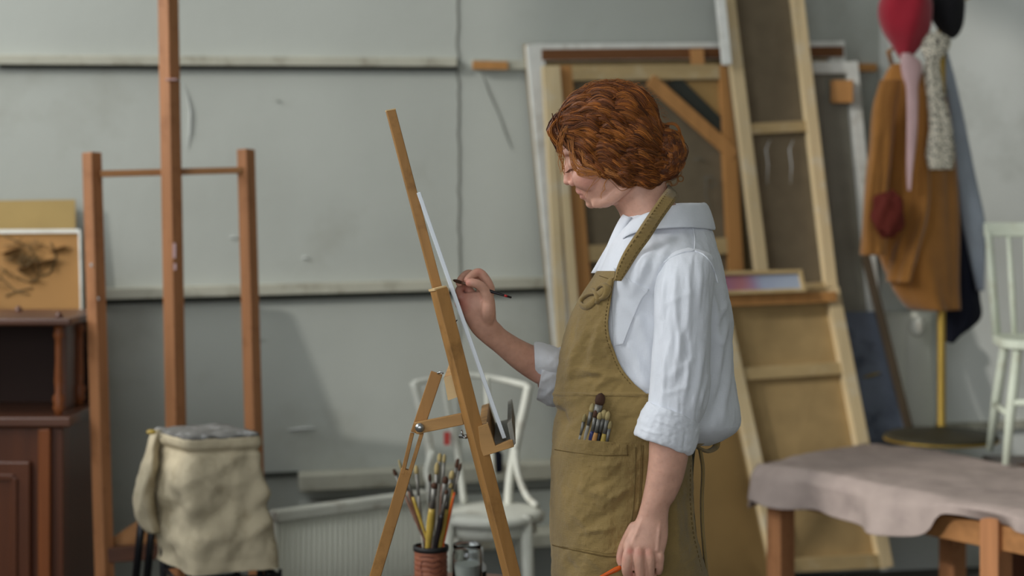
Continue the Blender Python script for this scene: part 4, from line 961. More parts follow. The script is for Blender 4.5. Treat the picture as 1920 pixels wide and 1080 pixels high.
# ---------------- apron
APF = [(500,1122),(507,1119),(545,1094),(590,1070),(635,1055),(680,1047),(720,1041),(742,1038),(765,1044),(790,1038),(820,1034),(900,1032),(960,1030),(1010,1032),(1080,1034),(1250,1040)]
APE = [(500,1154),(515,1153),(560,1146),(600,1141),(625,1142),(650,1149),(690,1166),(720,1190),(735,1208),(748,1222)]
HIP = [(735,1052,1362,.140),(780,1048,1345,.148),(820,1042,1326,.155),(860,1040,1318,.160),(920,1040,1316,.166),(1000,1040,1322,.170),(1080,1044,1330,.170),(1250,1050,1336,.175)]
def ap(py):
    f = interp([(a,b) for a,b in APF], py)[0]
    if py < 740: c, r, w = tor(py); b = c+r
    else: _, b, w = interp(HIP, py)
    if 720 < py < 745:
        c, r, w0 = tor(py); t = (py-720)/25; _, b1, w1 = interp(HIP, max(735,py)); b = lerp(c+r, b1, t) if py < 745 else b1; w = lerp(w0, w1, t)
    return f, b, w
def apron_dy(px, py, off=0.0):
    f, b, w = ap(py); c = (f+b)/2; r = (b-f)/2; x = max(-1, min(1, (c-px)/r)); a = abs(x)**(1/.85); y = sqrt(max(0,1-a*a))**.85
    return -y*(w+.008+off)
APFOLD = [(1100,600,1060,720,9,.004),(1125,590,1105,700,8,.003),(1080,640,1062,730,7,.003),(1150,700,1110,730,8,.003),(1075,690,1180,712,7,.0035),(1060,715,1160,700,6,-.002),(1085,560,1070,650,6,-.002),
          (1050,760,1062,800,7,-.008),(1040,745,1056,770,6,.006),(1110,880,1180,865,9,.003),(1090,920,1170,890,9,-.003),(1060,905,1150,935,9,.003),(1120,950,1190,910,8,.004),(1100,985,1170,950,8,-.003),
          (1070,960,1110,1000,7,.003),(1080,1000,1160,990,6,.003),(1060,850,1052,980,9,.002),(1215,860,1205,960,7,.003),(1260,880,1275,1060,9,.004),(1230,1000,1240,1078,8,.003),(1285,900,1300,1050,6,-.003),(1120,760,1200,770,8,.002),(1150,790,1210,780,6,-.002),
          (1090,1030,1140,1080,7,.003),(1060,1040,1080,1080,7,-.003),(1130,640,1155,700,5,.002)]
def apron_pt(px, py, off=0.0):
    h = 1.5*folds(px, py, APFOLD)+.0035*fbm(Vector((px/34+py/90,py/46,1)))+.0008*fbm(Vector((px/8,py/9,2)))
    if abs(py-737) < 5 and py < 750: h += .003*exp(-((py-739)/3)**2)
    return px, h
def on_apron(px, py, off):
    _, h = apron_pt(px, py); return Q(px, py, apron_dy(px, py, off+h))
def arc_pt(py, a, off, fold=True):
    f, b, w = ap(py); c = (f+b)/2; r = (b-f)/2; ca, sa = cos(a), sin(a)
    x = (1 if ca > 0 else -1)*abs(ca)**.85; y = (1 if sa > 0 else -1)*abs(sa)**.85
    px = c-x*r; h = apron_pt(px, py)[1] if fold else 0
    return Q(px, py, -y*(w+.008+off+h))+Vector((-ca*h*.6, 0, 0))
def edge_angle(py, pxe):
    f, b, w = ap(py); c = (f+b)/2; r = (b-f)/2; x = max(-1, min(1, (c-pxe)/r)); x = (1 if x > 0 else -1)*abs(x)**(1/.85)
    return math.acos(max(-1, min(1, x)))
def sheet(py0, py1, ef, nu, nv, th=.0016, off=0, ef2=None):
    A = []; B = []
    for j in range(nv+1):
        py = lerp(py0, py1, j/nv); a1 = edge_angle(py, ef(py)); a2 = -(edge_angle(py, ef2(py)) if ef2 else a1)
        for i in range(nu+1):
            a = lerp(a1, a2, i/nu); e = min(i, nu-i); rim = .0012 if e < 3 else 0
            A.append(arc_pt(py, a, off+th+rim)); B.append(arc_pt(py, a, off-.001))
    N = len(A); W = nu+1; fs = []
    for j in range(nv):
        for i in range(nu):
            a = j*W+i; fs.append((a,a+1,a+W+1,a+W)); fs.append((N+a,N+a+W,N+a+W+1,N+a+1))
    for i in range(nu): fs.append((i,N+i,N+i+1,i+1)); b0 = nv*W; fs.append((b0+i,b0+i+1,N+b0+i+1,N+b0+i))
    for j in range(nv): a = j*W; fs.append((a,a+W,N+a+W,N+a)); a = j*W+nu; fs.append((a,N+a,N+a+W,a+W))
    q = MB(); q.add(A+B, fs); return q
apn = sheet(508, 745, lambda y: interp(APE, y)[0], 150, 160).build('apron', 'apron', woman, smooth=True, label='olive linen apron')
SKE = [(740,1222),(780,1250),(820,1285),(850,1296),(900,1300),(950,1301),(1000,1306),(1040,1316),(1080,1326),(1250,1330)]
sheet(738, 1250, lambda y: interp(SKE, y)[0], 220, 260, off=.001).build('apron_skirt', 'apron', apn, smooth=True)
# stitched edges
def dash(pts, surf, off, r, step, nm, m, par, fill=.55):
    pp = spline(pts, 200); L = [0]
    for a, b_ in zip(pp, pp[1:]): L.append(L[-1]+math.hypot(b_[0]-a[0], b_[1]-a[1]))
    q = MB(); s = 0; i = 0
    def at(d):
        for k in range(len(L)-1):
            if L[k+1] >= d: t = (d-L[k])/(L[k+1]-L[k]+1e-9); return lerp(pp[k][0],pp[k+1][0],t), lerp(pp[k][1],pp[k+1][1],t)
        return pp[-1][:2]
    while s+step*fill < L[-1]:
        p0, p1 = at(s), at(s+step*fill); q.tube([surf(*p0, off), surf(*p1, off)], r, 5); s += step
    return q.build(nm, m, par)
dash([(1151,520),(1141,562),(1135,600),(1136,628),(1143,652),(1160,692),(1184,722)], on_apron, .0026, .0009, 7, 'stitching', 'aprond', apn)
dash([(1296,862),(1294,905),(1295,950),(1300,1000),(1310,1045),(1319,1085)], on_apron, .0026, .0009, 9, 'stitching', 'aprond', apn)
# waist seam
welt([(1040,737),(1080,738),(1130,741),(1180,741),(1214,743)], .0018, 'waist_seam', 'apron', apn, on_apron, .0015, 40)
# big pocket
PKR = [(818,1202),(900,1200),(960,1196),(1000,1190),(1030,1174),(1043,1152)]
pkt = patch(lambda y: interp([(815,1037),(1020,1034),(1045,1040)],y)[0], lambda y: interp(PKR,y)[0], lambda u: 820+13*u, lambda u: 1022+20*u-8*max(0,u-.8)*5, on_apron, .001, .004, 60, 70,
       wig=lambda x,y: .011*exp(-((y-818)/26)**2)*exp(-((x-1108)/42)**2)).build('pocket', 'apron', apn, smooth=False, label='large front pocket holding brushes')
for pts, off in ((((1040,843),(1080,849),(1130,854),(1178,853)), .0062), (((1176,834),(1176,855)), .0062), (((1110,832),(1111,850)), .0068)):
    welt(pts, .0009, 'pocket_hem', 'aprond', pkt, on_apron, off, 24)
welt([(1192,838),(1191,900),(1188,950),(1182,990)], .0007, 'pocket_hem', 'aprond', pkt, on_apron, .0058, 30)
welt([(1036,1022),(1080,1032),(1150,1044),(1176,1028),(1192,998)], .0012, 'pocket_seam', 'aprond', pkt, on_apron, .003, 40)
welt([(1206,835),(1204,900),(1200,960),(1196,1000)], .0007, 'pocket_seam', 'aprond', pkt, on_apron, .003, 30)
welt([(1124,517),(1148,525)], .0008, 'bib_hem', 'aprond', apn, on_apron, .003, 10)
# neck strap: ribbon laid over the shirt and round the nape (built after the body, see below)
STR = [(1151,526,1165,527),(1157,500,1180,504),(1171,470,1197,477),(1193,436,1219,447),(1212,407,1238,417),(1228,384,1254,394),(1240,367,1265,379),(1250,354,1272,368)]
# knot of the strap at the bib
def kn(pts, r, o=.004, nm='strap_knot'):
    q = MB(); pp = spline(pts, 28); q.tube([on_apron(x,y,o+dz) for x,y,dz in pp], [r*(.55+.45*sin(pi*(i+1)/29)) for i in range(28)], 10, flat=.55); return q.build(nm, 'apron', apn, smooth=True)
kn([(1146,522,.0),(1140,536,.004),(1128,548,.008),(1118,553,.006)], .0085)
kn([(1120,550,.004),(1106,551,.008),(1094,560,.009),(1090,572,.007),(1100,576,.006),(1112,567,.006),(1119,556,.004)], .0070)
kn([(1118,548,.006),(1124,538,.010),(1134,534,.012),(1140,542,.012),(1134,556,.010),(1124,562,.006)], .0068)
kn([(1110,542,.004),(1118,549,.012),(1122,560,.011),(1119,569,.004)], .0065)
# waist tie at the back, with loop
q = MB(); q.tube([Q(x,y,d) for x,y,d in spline([(1296,838,-.10),(1312,832,-.07),(1330,822,-.03),(1343,822,.0),(1342,838,.0),(1328,846,-.03),(1314,842,-.06),(1304,835,-.08)], 40)], .0075, 8, flat=.5); q.build('waist_tie', 'apron', apn, smooth=True, sub=1)
q = MB(); q.tube([Q(x,y,d) for x,y,d in spline([(1312,840,-.06),(1318,880,-.06),(1316,940,-.055),(1318,1000,-.055),(1326,1090,-.05)], 30)], [.009]*30, 8, flat=.4); q.build('hanging_tie', 'apron', apn, smooth=True)
# ---------------- trousers
mb = MB(); rs = []
for k in range(31):
    py = lerp(790, 1080, k/30); _, b, w = interp(HIP, py); f = 1058; c = (f+b-16)/2; r = (b-16-f)/2
    rs.append([Q(c-r*cos(a), py, -sin(a)*(w-.012)) for a in [2*pi*j/60 for j in range(60)]])
mb.rings(rs)
for sd in (-1, 1):
    mb.rings([[Q(1196+hw*cos(a), py, sd*.085+sin(a)*hw*.00085) for a in [2*pi*j/40 for j in range(40)]] for py, hw in ((1120,98),(1150,98),(1300,80),(1450,72),(1600,70),(1740,68))])
mb.build('trousers', 'trouser', woman, smooth=True, label='dark olive trousers')
for sd in (-1, 1):
    q = MB(); q.rings([[Q(cx__+hl*cos(a), py, sd*.085+sin(a)*.045) for a in [2*pi*j/32 for j in range(32)]] for py, hl, cx__ in ((1720,48,1205),(1750,60,1200),(1772,95,1170),(1795,108,1162),(1799,105,1162))]); q.build('shoe', 'shoe', woman, smooth=True)
# ---------------- BODY (one continuous surface)
mb = MB()
HD = [ # front px,py back px,py half width, centre dy
 (1118,172,1168,168,.020),(1090,182,1195,175,.045),(1068,203,1215,188,.062),(1056,228,1228,208,.071),(1050,252,1234,230,.074),(1050,272,1236,250,.074),(1056,290,1236,268,.072),(1063,306,1234,286,.069),(1068,322,1230,300,.067),
 (1074,336,1224,312,.065),(1080,350,1216,326,.061),(1087,362,1208,340,.056),(1093,372,1200,352,.050),(1101,381,1192,362,.043),(1110,388,1182,372,.034),(1126,391,1172,378,.022)]
HD = [(k,)+h for k, h in enumerate(HD)]; rs = []
for k in range(91):
    fx,fy,bx_,by_,w_ = interp(HD, 15*k/90); g = []
    for j in range(72):
        a = 2*pi*j/72; ca, sa = cos(a), sin(a); ex = .92 if ca > 0 else .8
        x = (1 if ca > 0 else -1)*abs(ca)**1.0; y = (1 if sa > 0 else -1)*abs(sa)**.88
        u = (1-x)/2; g.append(Q(lerp(fx,bx_,u), lerp(fy,by_,u), -y*w_))
    rs.append(g)
mb.rings(rs)
def sph(px, py, dy, rx, rz, ry, tilt=0):
    mb.ell(Q(px,py,dy), rx/1000, ry/1000, rz/1000, 24, 14, Matrix.Rotation(tilt,3,'Y'))
def cap(p, n=14):           # tapered chain: list of (px,py,dy,r mm)
    pp = spline(p, max(8, len(p)*6)); mb.tube([Q(x,y,d) for x,y,d,r in pp], [r/1000 for *_,r in pp], n)
    for i in (0,-1): x,y,d,r = pp[i]; mb.ell(Q(x,y,d), r/1000, r/1000, r/1000, n, 8)
# nose
cap([(1064,298,0,5.5),(1063,312,0,6.0),(1063,326,0,6.8),(1064,337,0,7.8)])
sph(1064,340,0, 8.2,7.5,8.5); sph(1073,343,-.012, 7,6.5,6); sph(1073,343,.012, 7,6.5,6); sph(1080,338,0, 12,10,14)
# brow, cheeks
cap([(1060,288,-.012,7),(1063,285,-.03,8),(1072,284,-.048,7)]); cap([(1060,288,.012,7),(1063,285,.03,8),(1072,284,.048,7)])
sph(1102,332,-.040, 30,26,23); sph(1102,332,.040, 30,26,23)
# lids over the eyes
sph(1077,308,-.031, 12.5,12.5,13); sph(1077,308,.031, 12.5,12.5,13)
# lips: upper, lower ; philtrum ; chin
cap([(1084,352,0,5.0),(1083,357,0,4.5)]); cap([(1092,362,-.022,2.4),(1087,360,-.010,4.6),(1085.5,359.5,0,4.8),(1087,360,.010,4.6),(1092,362,.022,2.4)])
cap([(1096,366,-.019,2.4),(1093,368.5,-.009,4.8),(1092,369,0,5.2),(1093,368.5,.009,4.8),(1096,366,.019,2.4)])
sph(1109,382,0, 11,9,15); sph(1130,376,-.028, 22,14,16); sph(1130,376,.028, 22,14,16)
# jaw line and ear
cap([(1118,382,-.030,9),(1150,370,-.046,11),(1178,345,-.056,12)]); cap([(1118,382,.030,9),(1150,370,.046,11),(1178,345,.056,12)])
for sd in (-1,1): sph(1172,312,sd*.070, 11,19,6, -.3)
# neck
rs = []
for lx,ly,rx,ry,w_ in ((1128,352,1245,300,.050),(1150,382,1246,330,.053),(1160,398,1252,352,.055),(1166,412,1262,374,.058),(1168,430,1276,396,.066),(1164,450,1300,420,.085),(1160,480,1320,450,.10)):
    rs.append([Q(lerp(lx,rx,(1-cos(a))/2), lerp(ly,ry,(1-cos(a))/2), -sin(a)*w_) for a in [2*pi*j/48 for j in range(48)]])
mb.rings(rs)
# torso and legs under the clothes
rs = []
for k in range(24):
    py = lerp(440, 1000, k/23)
    if py < 800: c, r, w_ = tor(py)
    else: f_, b_, w_ = interp(HIP, py); c = (f_+b_)/2; r = (b_-f_)/2
    g = .86
    if py < 800: c -= 4
    rs.append([Q(c-r*g*.92*cos(a), py, -sin(a)*w_*g) for a in [2*pi*j/40 for j in range(40)]])
mb.rings(rs)
for sd in (-1,1): cap([(1190,980,sd*.08,78),(1192,1150,sd*.085,70),(1196,1350,sd*.085,52),(1200,1550,sd*.085,48),(1200,1740,sd*.085,34)], 20)
# near arm
cap([(1286,528,-.140,32),(1282,570,-.165,40),(1276,680,-.178,40),(1262,770,-.186,37),(1254,812,-.188,36)], 20)
rs = []
ARM = [(1218,790,1296,815,-.187,.037),(1217,830,1292,845,-.188,.037),(1216,860,1288,870,-.189,.036),(1211,900,1279,905,-.190,.033),(1204,935,1266,935,-.192,.028),(1198,958,1256,950,-.194,.024),(1193,972,1253,968,-.196,.021),(1184,988,1253,990,-.199,.019),(1175,1005,1252,1010,-.203,.018),(1168,1022,1248,1028,-.207,.017),(1170,1036,1244,1042,-.209,.013)]
mb.rings(ringset(ARM, 48, 60, 0))
def finger(*p): cap(p, 12)
finger((1182,1022,-.212,9),(1178,1042,-.220,10.5),(1175,1060,-.221,9.6),(1177,1075,-.214,9.4),(1185,1084,-.199,8),(1194,1078,-.188,7))
finger((1199,1024,-.214,9),(1198,1044,-.224,10),(1199,1068,-.222,9),(1201,1088,-.214,8.6),(1204,1092,-.200,8),(1209,1084,-.190,7))
finger((1217,1026,-.212,9),(1218,1044,-.221,9.5),(1219,1064,-.219,8.6),(1219,1080,-.212,8.0),(1220,1086,-.199,7.6),(1224,1078,-.190,6.6))
finger((1234,1026,-.207,8),(1237,1042,-.214,8.6),(1237,1056,-.212,7.4),(1236,1067,-.206,7.0),(1235,1072,-.196,6.6),(1238,1066,-.188,6))
finger((1190,990,-.195,12),(1178,1010,-.188,11),(1168,1030,-.184,9.5),(1164,1048,-.186,8.5),(1168,1062,-.190,7.5))
for x,y,r_ in ((1179,1035,8.2),(1198,1035,8),(1217,1036,7.6),(1234,1036,6.5)): sph(x,y,-.219 if x < 1230 else -.213, r_,r_,6.5)
for x0,x1,y1 in ((1208,1181,1032),(1216,1198,1032),(1226,1216,1032),(1238,1232,1032)): cap([(x0,966,-.208,3.2),((x0+x1)/2,1000,-.2155,3.6),(x1,y1,-.219,4)])
# far arm (painting): upper arm, forearm, palm
cap([(1262,528,.13,34),(1220,575,.15,38),(1150,640,.155,38),(1080,700,.15,37),(1040,715,.145,35)], 20)
RA = [(1052,742,1068,672,.140,.034),(1020,726,1034,656,.130,.036),(995,713,1012,652,.118,.035),(962,690,980,638,.098,.031),(930,662,950,620,.078,.026),(905,642,938,608,.062,.022),(886,624,931,600,.052,.0185),(874,604,930,586,.044,.017),(866,585,928,570,.040,.017),(862,566,925,556,.040,.016),(866,550,920,545,.043,.014)]
mb.rings(ringset(RA, 40, 60, 0))
# thenar + thumb toward the viewer
finger((914,604,.044,12),(915,582,.025,14.5),(916,562,.016,11.5),(908,543,.008,9.6),(898,534,.002,9.0),(886,530,-.002,8.6),(880,530,-.002,8.0))
finger((916,556,.044,10),(918,540,.040,10),(908,520,.034,9.2),(897,511,.030,8.8),(884,517,.022,8),(876,525,.014,7.2))      # index
finger((904,552,.056,10),(900,532,.058,9.6),(886,516,.052,9),(876,514,.046,8.4),(866,522,.034,7.8),(861,531,.026,7))      # middle
finger((888,562,.062,9.6),(880,545,.066,9.2),(868,538,.060,8.6),(861,545,.048,8),(863,556,.038,7))                          # ring
finger((876,580,.062,9),(868,568,.066,8.4),(860,562,.058,7.8),(860,571,.046,7.2),(866,580,.040,6.4))                       # little
ob = mb.build('body', 'skin', woman, smooth=True)
md = ob.modifiers.new('r', 'REMESH'); md.mode = 'VOXEL'; md.voxel_size = .0021; md.use_smooth_shade = True
md = ob.modifiers.new('s', 'SMOOTH'); md.factor = .5; md.iterations = 3
dg = bpy.context.evaluated_depsgraph_get(); me = bpy.data.meshes.new_from_object(ob.evaluated_get(dg)); ob.modifiers.clear(); old = ob.data; ob.data = me; bpy.data.meshes.remove(old)
me.materials.clear(); me.materials.append(M['skin'])
me.polygons.foreach_set('use_smooth', [True]*len(me.polygons))
o0 = wloc(ob); base_c = lin((206,158,136)); pink = lin((208,128,118)); lipc = lin((178,108,98)); red = lin((204,120,108)); cols = []
REDS = [(1181,1034,6,.75),(1198,1036,9,.35),(1216,1036,9,.3),(1064,341,8,.15),(1098,338,24,.35),(876,530,8,.45),(897,510,8,.3),(862,572,16,.65),(870,545,14,.4),(1186,1078,10,.4),(1164,1048,10,.3),(1035,706,40,.25)]
for v in me.vertices:
    p = v.co+o0; x, y = PX(p); c = Vector(base_c); f_ = .1*noise.noise(p*60)+.06*noise.noise(p*150)
    c = c*(1+f_)
    if 150 < y < 480 or (840 < x < 1060 and 490 < y < 760) or y > 820:
        for rx,ry,rr,am in REDS:
            d = math.hypot(x-rx, y-ry)
            if d < rr*2.5: c = c.lerp(Vector(red), am*exp(-(d/rr)**2))
        if 1078 < x < 1100 and 355 < y < 374 and abs(p.y-3.2) < .024:
            c = c.lerp(Vector(lipc), .5)
        if noise.noise(p*240) > .5: c = c.lerp(Vector(lin((176,118,90))), .18)
    cols += [c.x, c.y, c.z, 1]
a_ = me.color_attributes.new('Col', 'FLOAT_COLOR', 'POINT'); a_.data.foreach_set('color', cols)

# neck strap laid on what is under it
from mathutils.bvhtree import BVHTree
def bvh_of(objs):
    V = []; Fs = []
    for o in objs:
        w_ = wloc(o); b0 = len(V); V += [v.co+w_ for v in o.data.vertices]; Fs += [[b0+i for i in p.vertices] for p in o.data.polygons]
    return BVHTree.FromPolygons(V, Fs)
tree = bvh_of([sh, ob, collar]); camp = Vector((0,0,CZ))
def hit(px, py, T, far=False):
    tg = P(px, py, 3.2); dr = (tg-camp).normalized()
    if far: r_ = T.ray_cast(tg+dr*.6, -dr)
    else: r_ = T.ray_cast(camp+dr*2.0, dr)
    return r_[0]
tb_ = [(k,)+s_ for k, s_ in enumerate(STR)]; near = []
for k in range(85):
    x0,y0,x1,y1 = interp(tb_, 7*k/84); row = []
    for e in (0,.25,.5,.75,1):
        x, y = lerp(x0,x1,e), lerp(y0,y1,e); h_ = hit(x,y,tree); row.append((x,y,(h_.y-3.2) if h_ else None))
    near.append(row)
for c in range(5):
    last = -.04
    for k in range(84,-1,-1):
        x,y,dd = near[k][c]
        if dd is None: dd = last
        near[k][c] = (x,y,dd); last = dd
sm = [[near[k][c][2] for c in range(5)] for k in range(85)]
for it in range(3):
    sm = [[min(sm[max(0,min(84,k+o))][min(4,max(0,c+cc))] for o in range(-5,6) for cc in (-1,0,1)) for c in range(5)] for k in range(85)]
for it in range(2):
    sm = [[sum(sm[max(0,min(84,k+o))][c] for o in range(-4,5))/9 for c in range(5)] for k in range(85)]
for it in range(0):
    sm = [[min(sm[k][c]+.0, sum(sm[max(0,min(84,k+o))][c] for o in (-3,-2,-1,0,1,2,3))/7)*.5+.5*sum(sm[max(0,min(84,k+o))][q_] for o in (-3,0,3) for q_ in range(5))/15 for c in range(5)] for k in range(85)]
q = MB(); rs = []; st_ = MB()
for k in range(85):
    pts = []
    for c in range(5):
        x,y,_ = near[k][c]; pts.append(Q(x,y,sm[k][c]-.0025))
    up = Vector((0,-.0014,.0004)); pk_ = .0006*sin(k*1.7)
    rs.append([pts[0], pts[0]+up, pts[1]+up*1.6, pts[2]+up*1.0+Vector((0,pk_,0)), pts[3]+up*1.6, pts[4]+up, pts[4], pts[2]-up*.5])
    if k % 3 == 0 and k < 80:
        for c, c2 in ((0,1),(3,4)):
            a1 = lerp(pts[c],pts[c2],.75 if c == 0 else .25)-Vector((0,.0030,0)); st_.tube([a1, a1+(Vector((near[k+1][c][0]-near[k][c][0],0,-(near[k+1][c][1]-near[k][c][1])))*.0016)], .0008, 5)
lastk = 0
for x0,y0,dy,x1,y1 in ((1252,350,-.03,1268,364),(1253,347,.0,1269,362),(1250,350,.03,1267,364),(1238,366,.062,1258,380),(1200,410,.10,1222,420),(1160,480,.118,1180,490),(1150,520,.118,1166,524)):
    a1 = Q(x0,y0,dy); b1 = Q(x1,y1,dy); pts = [lerp(a1,b1,t) for t in (0,.25,.5,.75,1)]; o_ = Vector((1,0,.4)).normalized()*.0014 if abs(dy) < .05 else Vector((0,.0014,0))
    rs.append([pts[0], pts[0]+o_, pts[1]+o_*1.4, pts[2]+o_, pts[3]+o_*1.4, pts[4]+o_, pts[4], pts[2]-o_*.5])
q.rings(rs); q.build('neck_strap', 'apron', apn, smooth=True); st_.build('strap_stitching', 'aprond', apn)
# nails, lashes, brows
def bit(nm, m, pts, r, par=woman, flat=1):
    q = MB(); q.tube([Q(*p) for p in pts], r, 6, flat=flat); return q.build(nm, m, par, smooth=True)
bit('eyelashes', 'lash', [(1070,316,-.022),(1068,318,-.030),(1071,318,-.040),(1078,316,-.046)], .0012)
bit('eyelashes', 'lash', [(1070,316,.022),(1068,318,.030),(1071,318,.040),(1078,316,.046)], .0012)
for k in range(7): 
    t = k/6; bit('eyelashes', 'lash', [(1069+6*t*t,317,-.024-.018*t),(1062+6*t*t,323,-.026-.018*t),(1058+7*t*t,324,-.027-.018*t)], [.0005,.0004,.0002])
bit('eyebrow', 'lash', [(1058,284,-.016),(1060,279,-.032),(1070,276,-.047)], [.002,.003,.001])
bit('eyebrow', 'lash', [(1058,284,.016),(1060,279,.032),(1070,276,.047)], [.002,.003,.001])
# held brushes
brush('detail_brush', 'slim dark brush with a red band held in the woman\'s raised painting hand', 'brush', Q(849,525,.015), Q(959,558,.004), 0, 0, .0033, .0030, .018, 'h_black', 'bristled', mf='h_brown', lf=.024, band=(.88,.93))
brush('long_brush', 'glossy orange brush handle held in the woman\'s lowered hand', 'brush', Q(1212,1040,-.196), Q(1118,1086,-.212), 0, 0, .0042, .004, .02, 'h_orange', 'bristle', lf=.03)
# brushes in the apron pocket
for (tx,ty),(bx_,by_),rh,rb,lb,mh,mbr,lab,o_ in (
  ((1128,737),(1098,868),.0036,.0085,.026,'h_grey','bristled','dark round mop brush standing highest in the apron pocket',.012),
  ((1112,756),(1088,866),.0034,.0055,.02,'h_grey','bristle','pale bristled brush second highest in the apron pocket',.010),
  ((1097,776),(1080,860),.0030,.0042,.018,'h_grey','bristle','thin pale tipped brush, leftmost in the apron pocket',.008),
  ((1118,768),(1100,872),.0042,.0050,.018,'h_blue','bristled','dark blue handled brush in the apron pocket',.017),
  ((1126,773),(1104,874),.0044,.0055,.016,'honey','bristle','bare wood handled brush in the middle of the apron pocket',.014),
  ((1134,768),(1112,872),.0036,.0070,.020,'h_black','bristle','grey green tipped brush behind the wood handled one in the pocket',.009),
  ((1141,771),(1122,874),.0042,.0052,.020,'h_yellow','bristle','yellow handled brush right of the wood handled one in the apron pocket',.013),
  ((1145,789),(1130,870),.0034,.0044,.018,'h_grey','bristle','short grey brush, rightmost in the apron pocket',.009)):
    p0 = on_apron(tx,ty,o_+.004); p1 = on_apron(bx_,by_,-.002)
    brush('pocket_brush', lab, 'brush', p0, p1, 0, 0, rh, rb*(.95 if 'round mop' in lab else .78), lb*.85, mh, mbr, lf=.024, group='brushes in the apron pocket')
# ---------------- hair
random.seed(21)
hr = MB()
def hadd(cx, cy, dy, rx, rz, ry, t=0): hr.ell(Q(cx,cy,dy), rx/1000, ry/1000, rz/1000, 28, 18, Matrix.Rotation(t,3,'Y'))
hadd(1140,226,0, 97,70,78, -.12); hadd(1172,262,0, 78,66,80, 0); hadd(1195,290,0, 62,44,68,.1); hadd(1092,238,0, 58,48,66,-.5); hadd(1243,288,0, 40,46,46,0)
hadd(1060,246,0, 26,22,44,-.9)
hb = hr.build('hair', 'hair', woman, smooth=True, label='curly auburn hair in a low bun')
md = hb.modifiers.new('r', 'REMESH'); md.mode = 'VOXEL'; md.voxel_size = .004; md.use_smooth_shade = True
md = hb.modifiers.new('s', 'SMOOTH'); md.factor = .5; md.iterations = 6
dg = bpy.context.evaluated_depsgraph_get(); me = bpy.data.meshes.new_from_object(hb.evaluated_get(dg)); hb.modifiers.clear(); hb.data = me
me.materials.clear(); me.materials.append(M['hair']); me.polygons.foreach_set('use_smooth', [True]*len(me.polygons))
dk = lin((78,40,20)); o0 = wloc(hb)
# keep the cap off the face: pull cap vertices in front of the hairline back inside the head
HL = [(250,1030),(272,1046),(284,1085),(300,1108),(320,1128),(336,1160),(350,1235)]
for v in me.vertices:
    x, y = PX(v.co+o0)
    lim = interp(HL, y)[0] if y > 250 else 0
    if x < lim: 
        v.co.x += min((lim-x)/1000, .05)*.9; v.co.y = (v.co.y+o0.y-3.2)*.85+3.2-o0.y
a_ = me.color_attributes.new('Col', 'FLOAT_COLOR', 'POINT'); a_.data.foreach_set('color', [x for v in me.vertices for x in (*dk,1)])
G = [ # guide curves from the silhouette (0) down to the nape line (last): all run front -> back
 [(1040,214),(1066,183),(1100,161),(1145,150),(1192,161),(1226,190),(1244,228)],
 [(1036,222),(1070,196),(1110,180),(1155,176),(1198,188),(1228,212),(1244,240)],
 [(1032,230),(1068,214),(1112,204),(1155,206),(1196,216),(1224,232),(1240,252)],
 [(1030,238),(1064,234),(1106,230),(1150,234),(1190,240),(1220,250),(1240,264)],
 [(1034,246),(1064,254),(1104,256),(1146,260),(1188,262),(1218,268),(1242,276)],
 [(1042,256),(1070,270),(1106,278),(1146,284),(1186,286),(1218,288),(1246,290)],
 [(1052,268),(1080,286),(1112,298),(1148,306),(1188,308),(1220,306),(1250,304)],
 [(1070,282),(1096,300),(1124,316),(1156,326),(1192,328),(1226,324),(1256,316)],
 [(1096,300),(1116,318),(1142,332),(1172,340),(1204,343),(1234,340),(1262,326)]]
def hw(px): return interp([(1020,.030),(1040,.048),(1070,.066),(1110,.080),(1160,.087),(1205,.082),(1240,.062),(1270,.04),(1290,.02)], px)[0]
def gp(g, t):
    i = min(len(G)-2, max(0, int(g))); f_ = g-i; a = interp([(k,)+p for k, p in enumerate(G[i])], 6*t); b_ = interp([(k,)+p for k, p in enumerate(G[i+1])], 6*t)
    return lerp(a[0],b_[0],f_), lerp(a[1],b_[1],f_)
htree = bvh_of([hb, ob])
def hsurf(x, y, side):
    """depth of the hair cap at this photo position; beyond the outline fall back to the nearest cap point"""
    h_ = hit(x, y, htree, side > 0)
    if h_ is not None: return h_.y-3.2
    return None
hs = MB()
def haircol():
    r = random.random(); a = Vector(lin((122,66,26))); b_ = Vector(lin((190,116,46))); c = Vector(lin((74,38,17)))
    return tuple(a.lerp(b_, random.random()**1.2) if r < .38 else a.lerp(c, random.random()))
def lockstrand(path, rad, cx=None, n=3):
    L = len(path); hs.tube(path, [rad*(.5+.6*sin(pi*min(1,(i+.6)/L))) for i in range(L)], n, cap=False, col=cx or haircol())
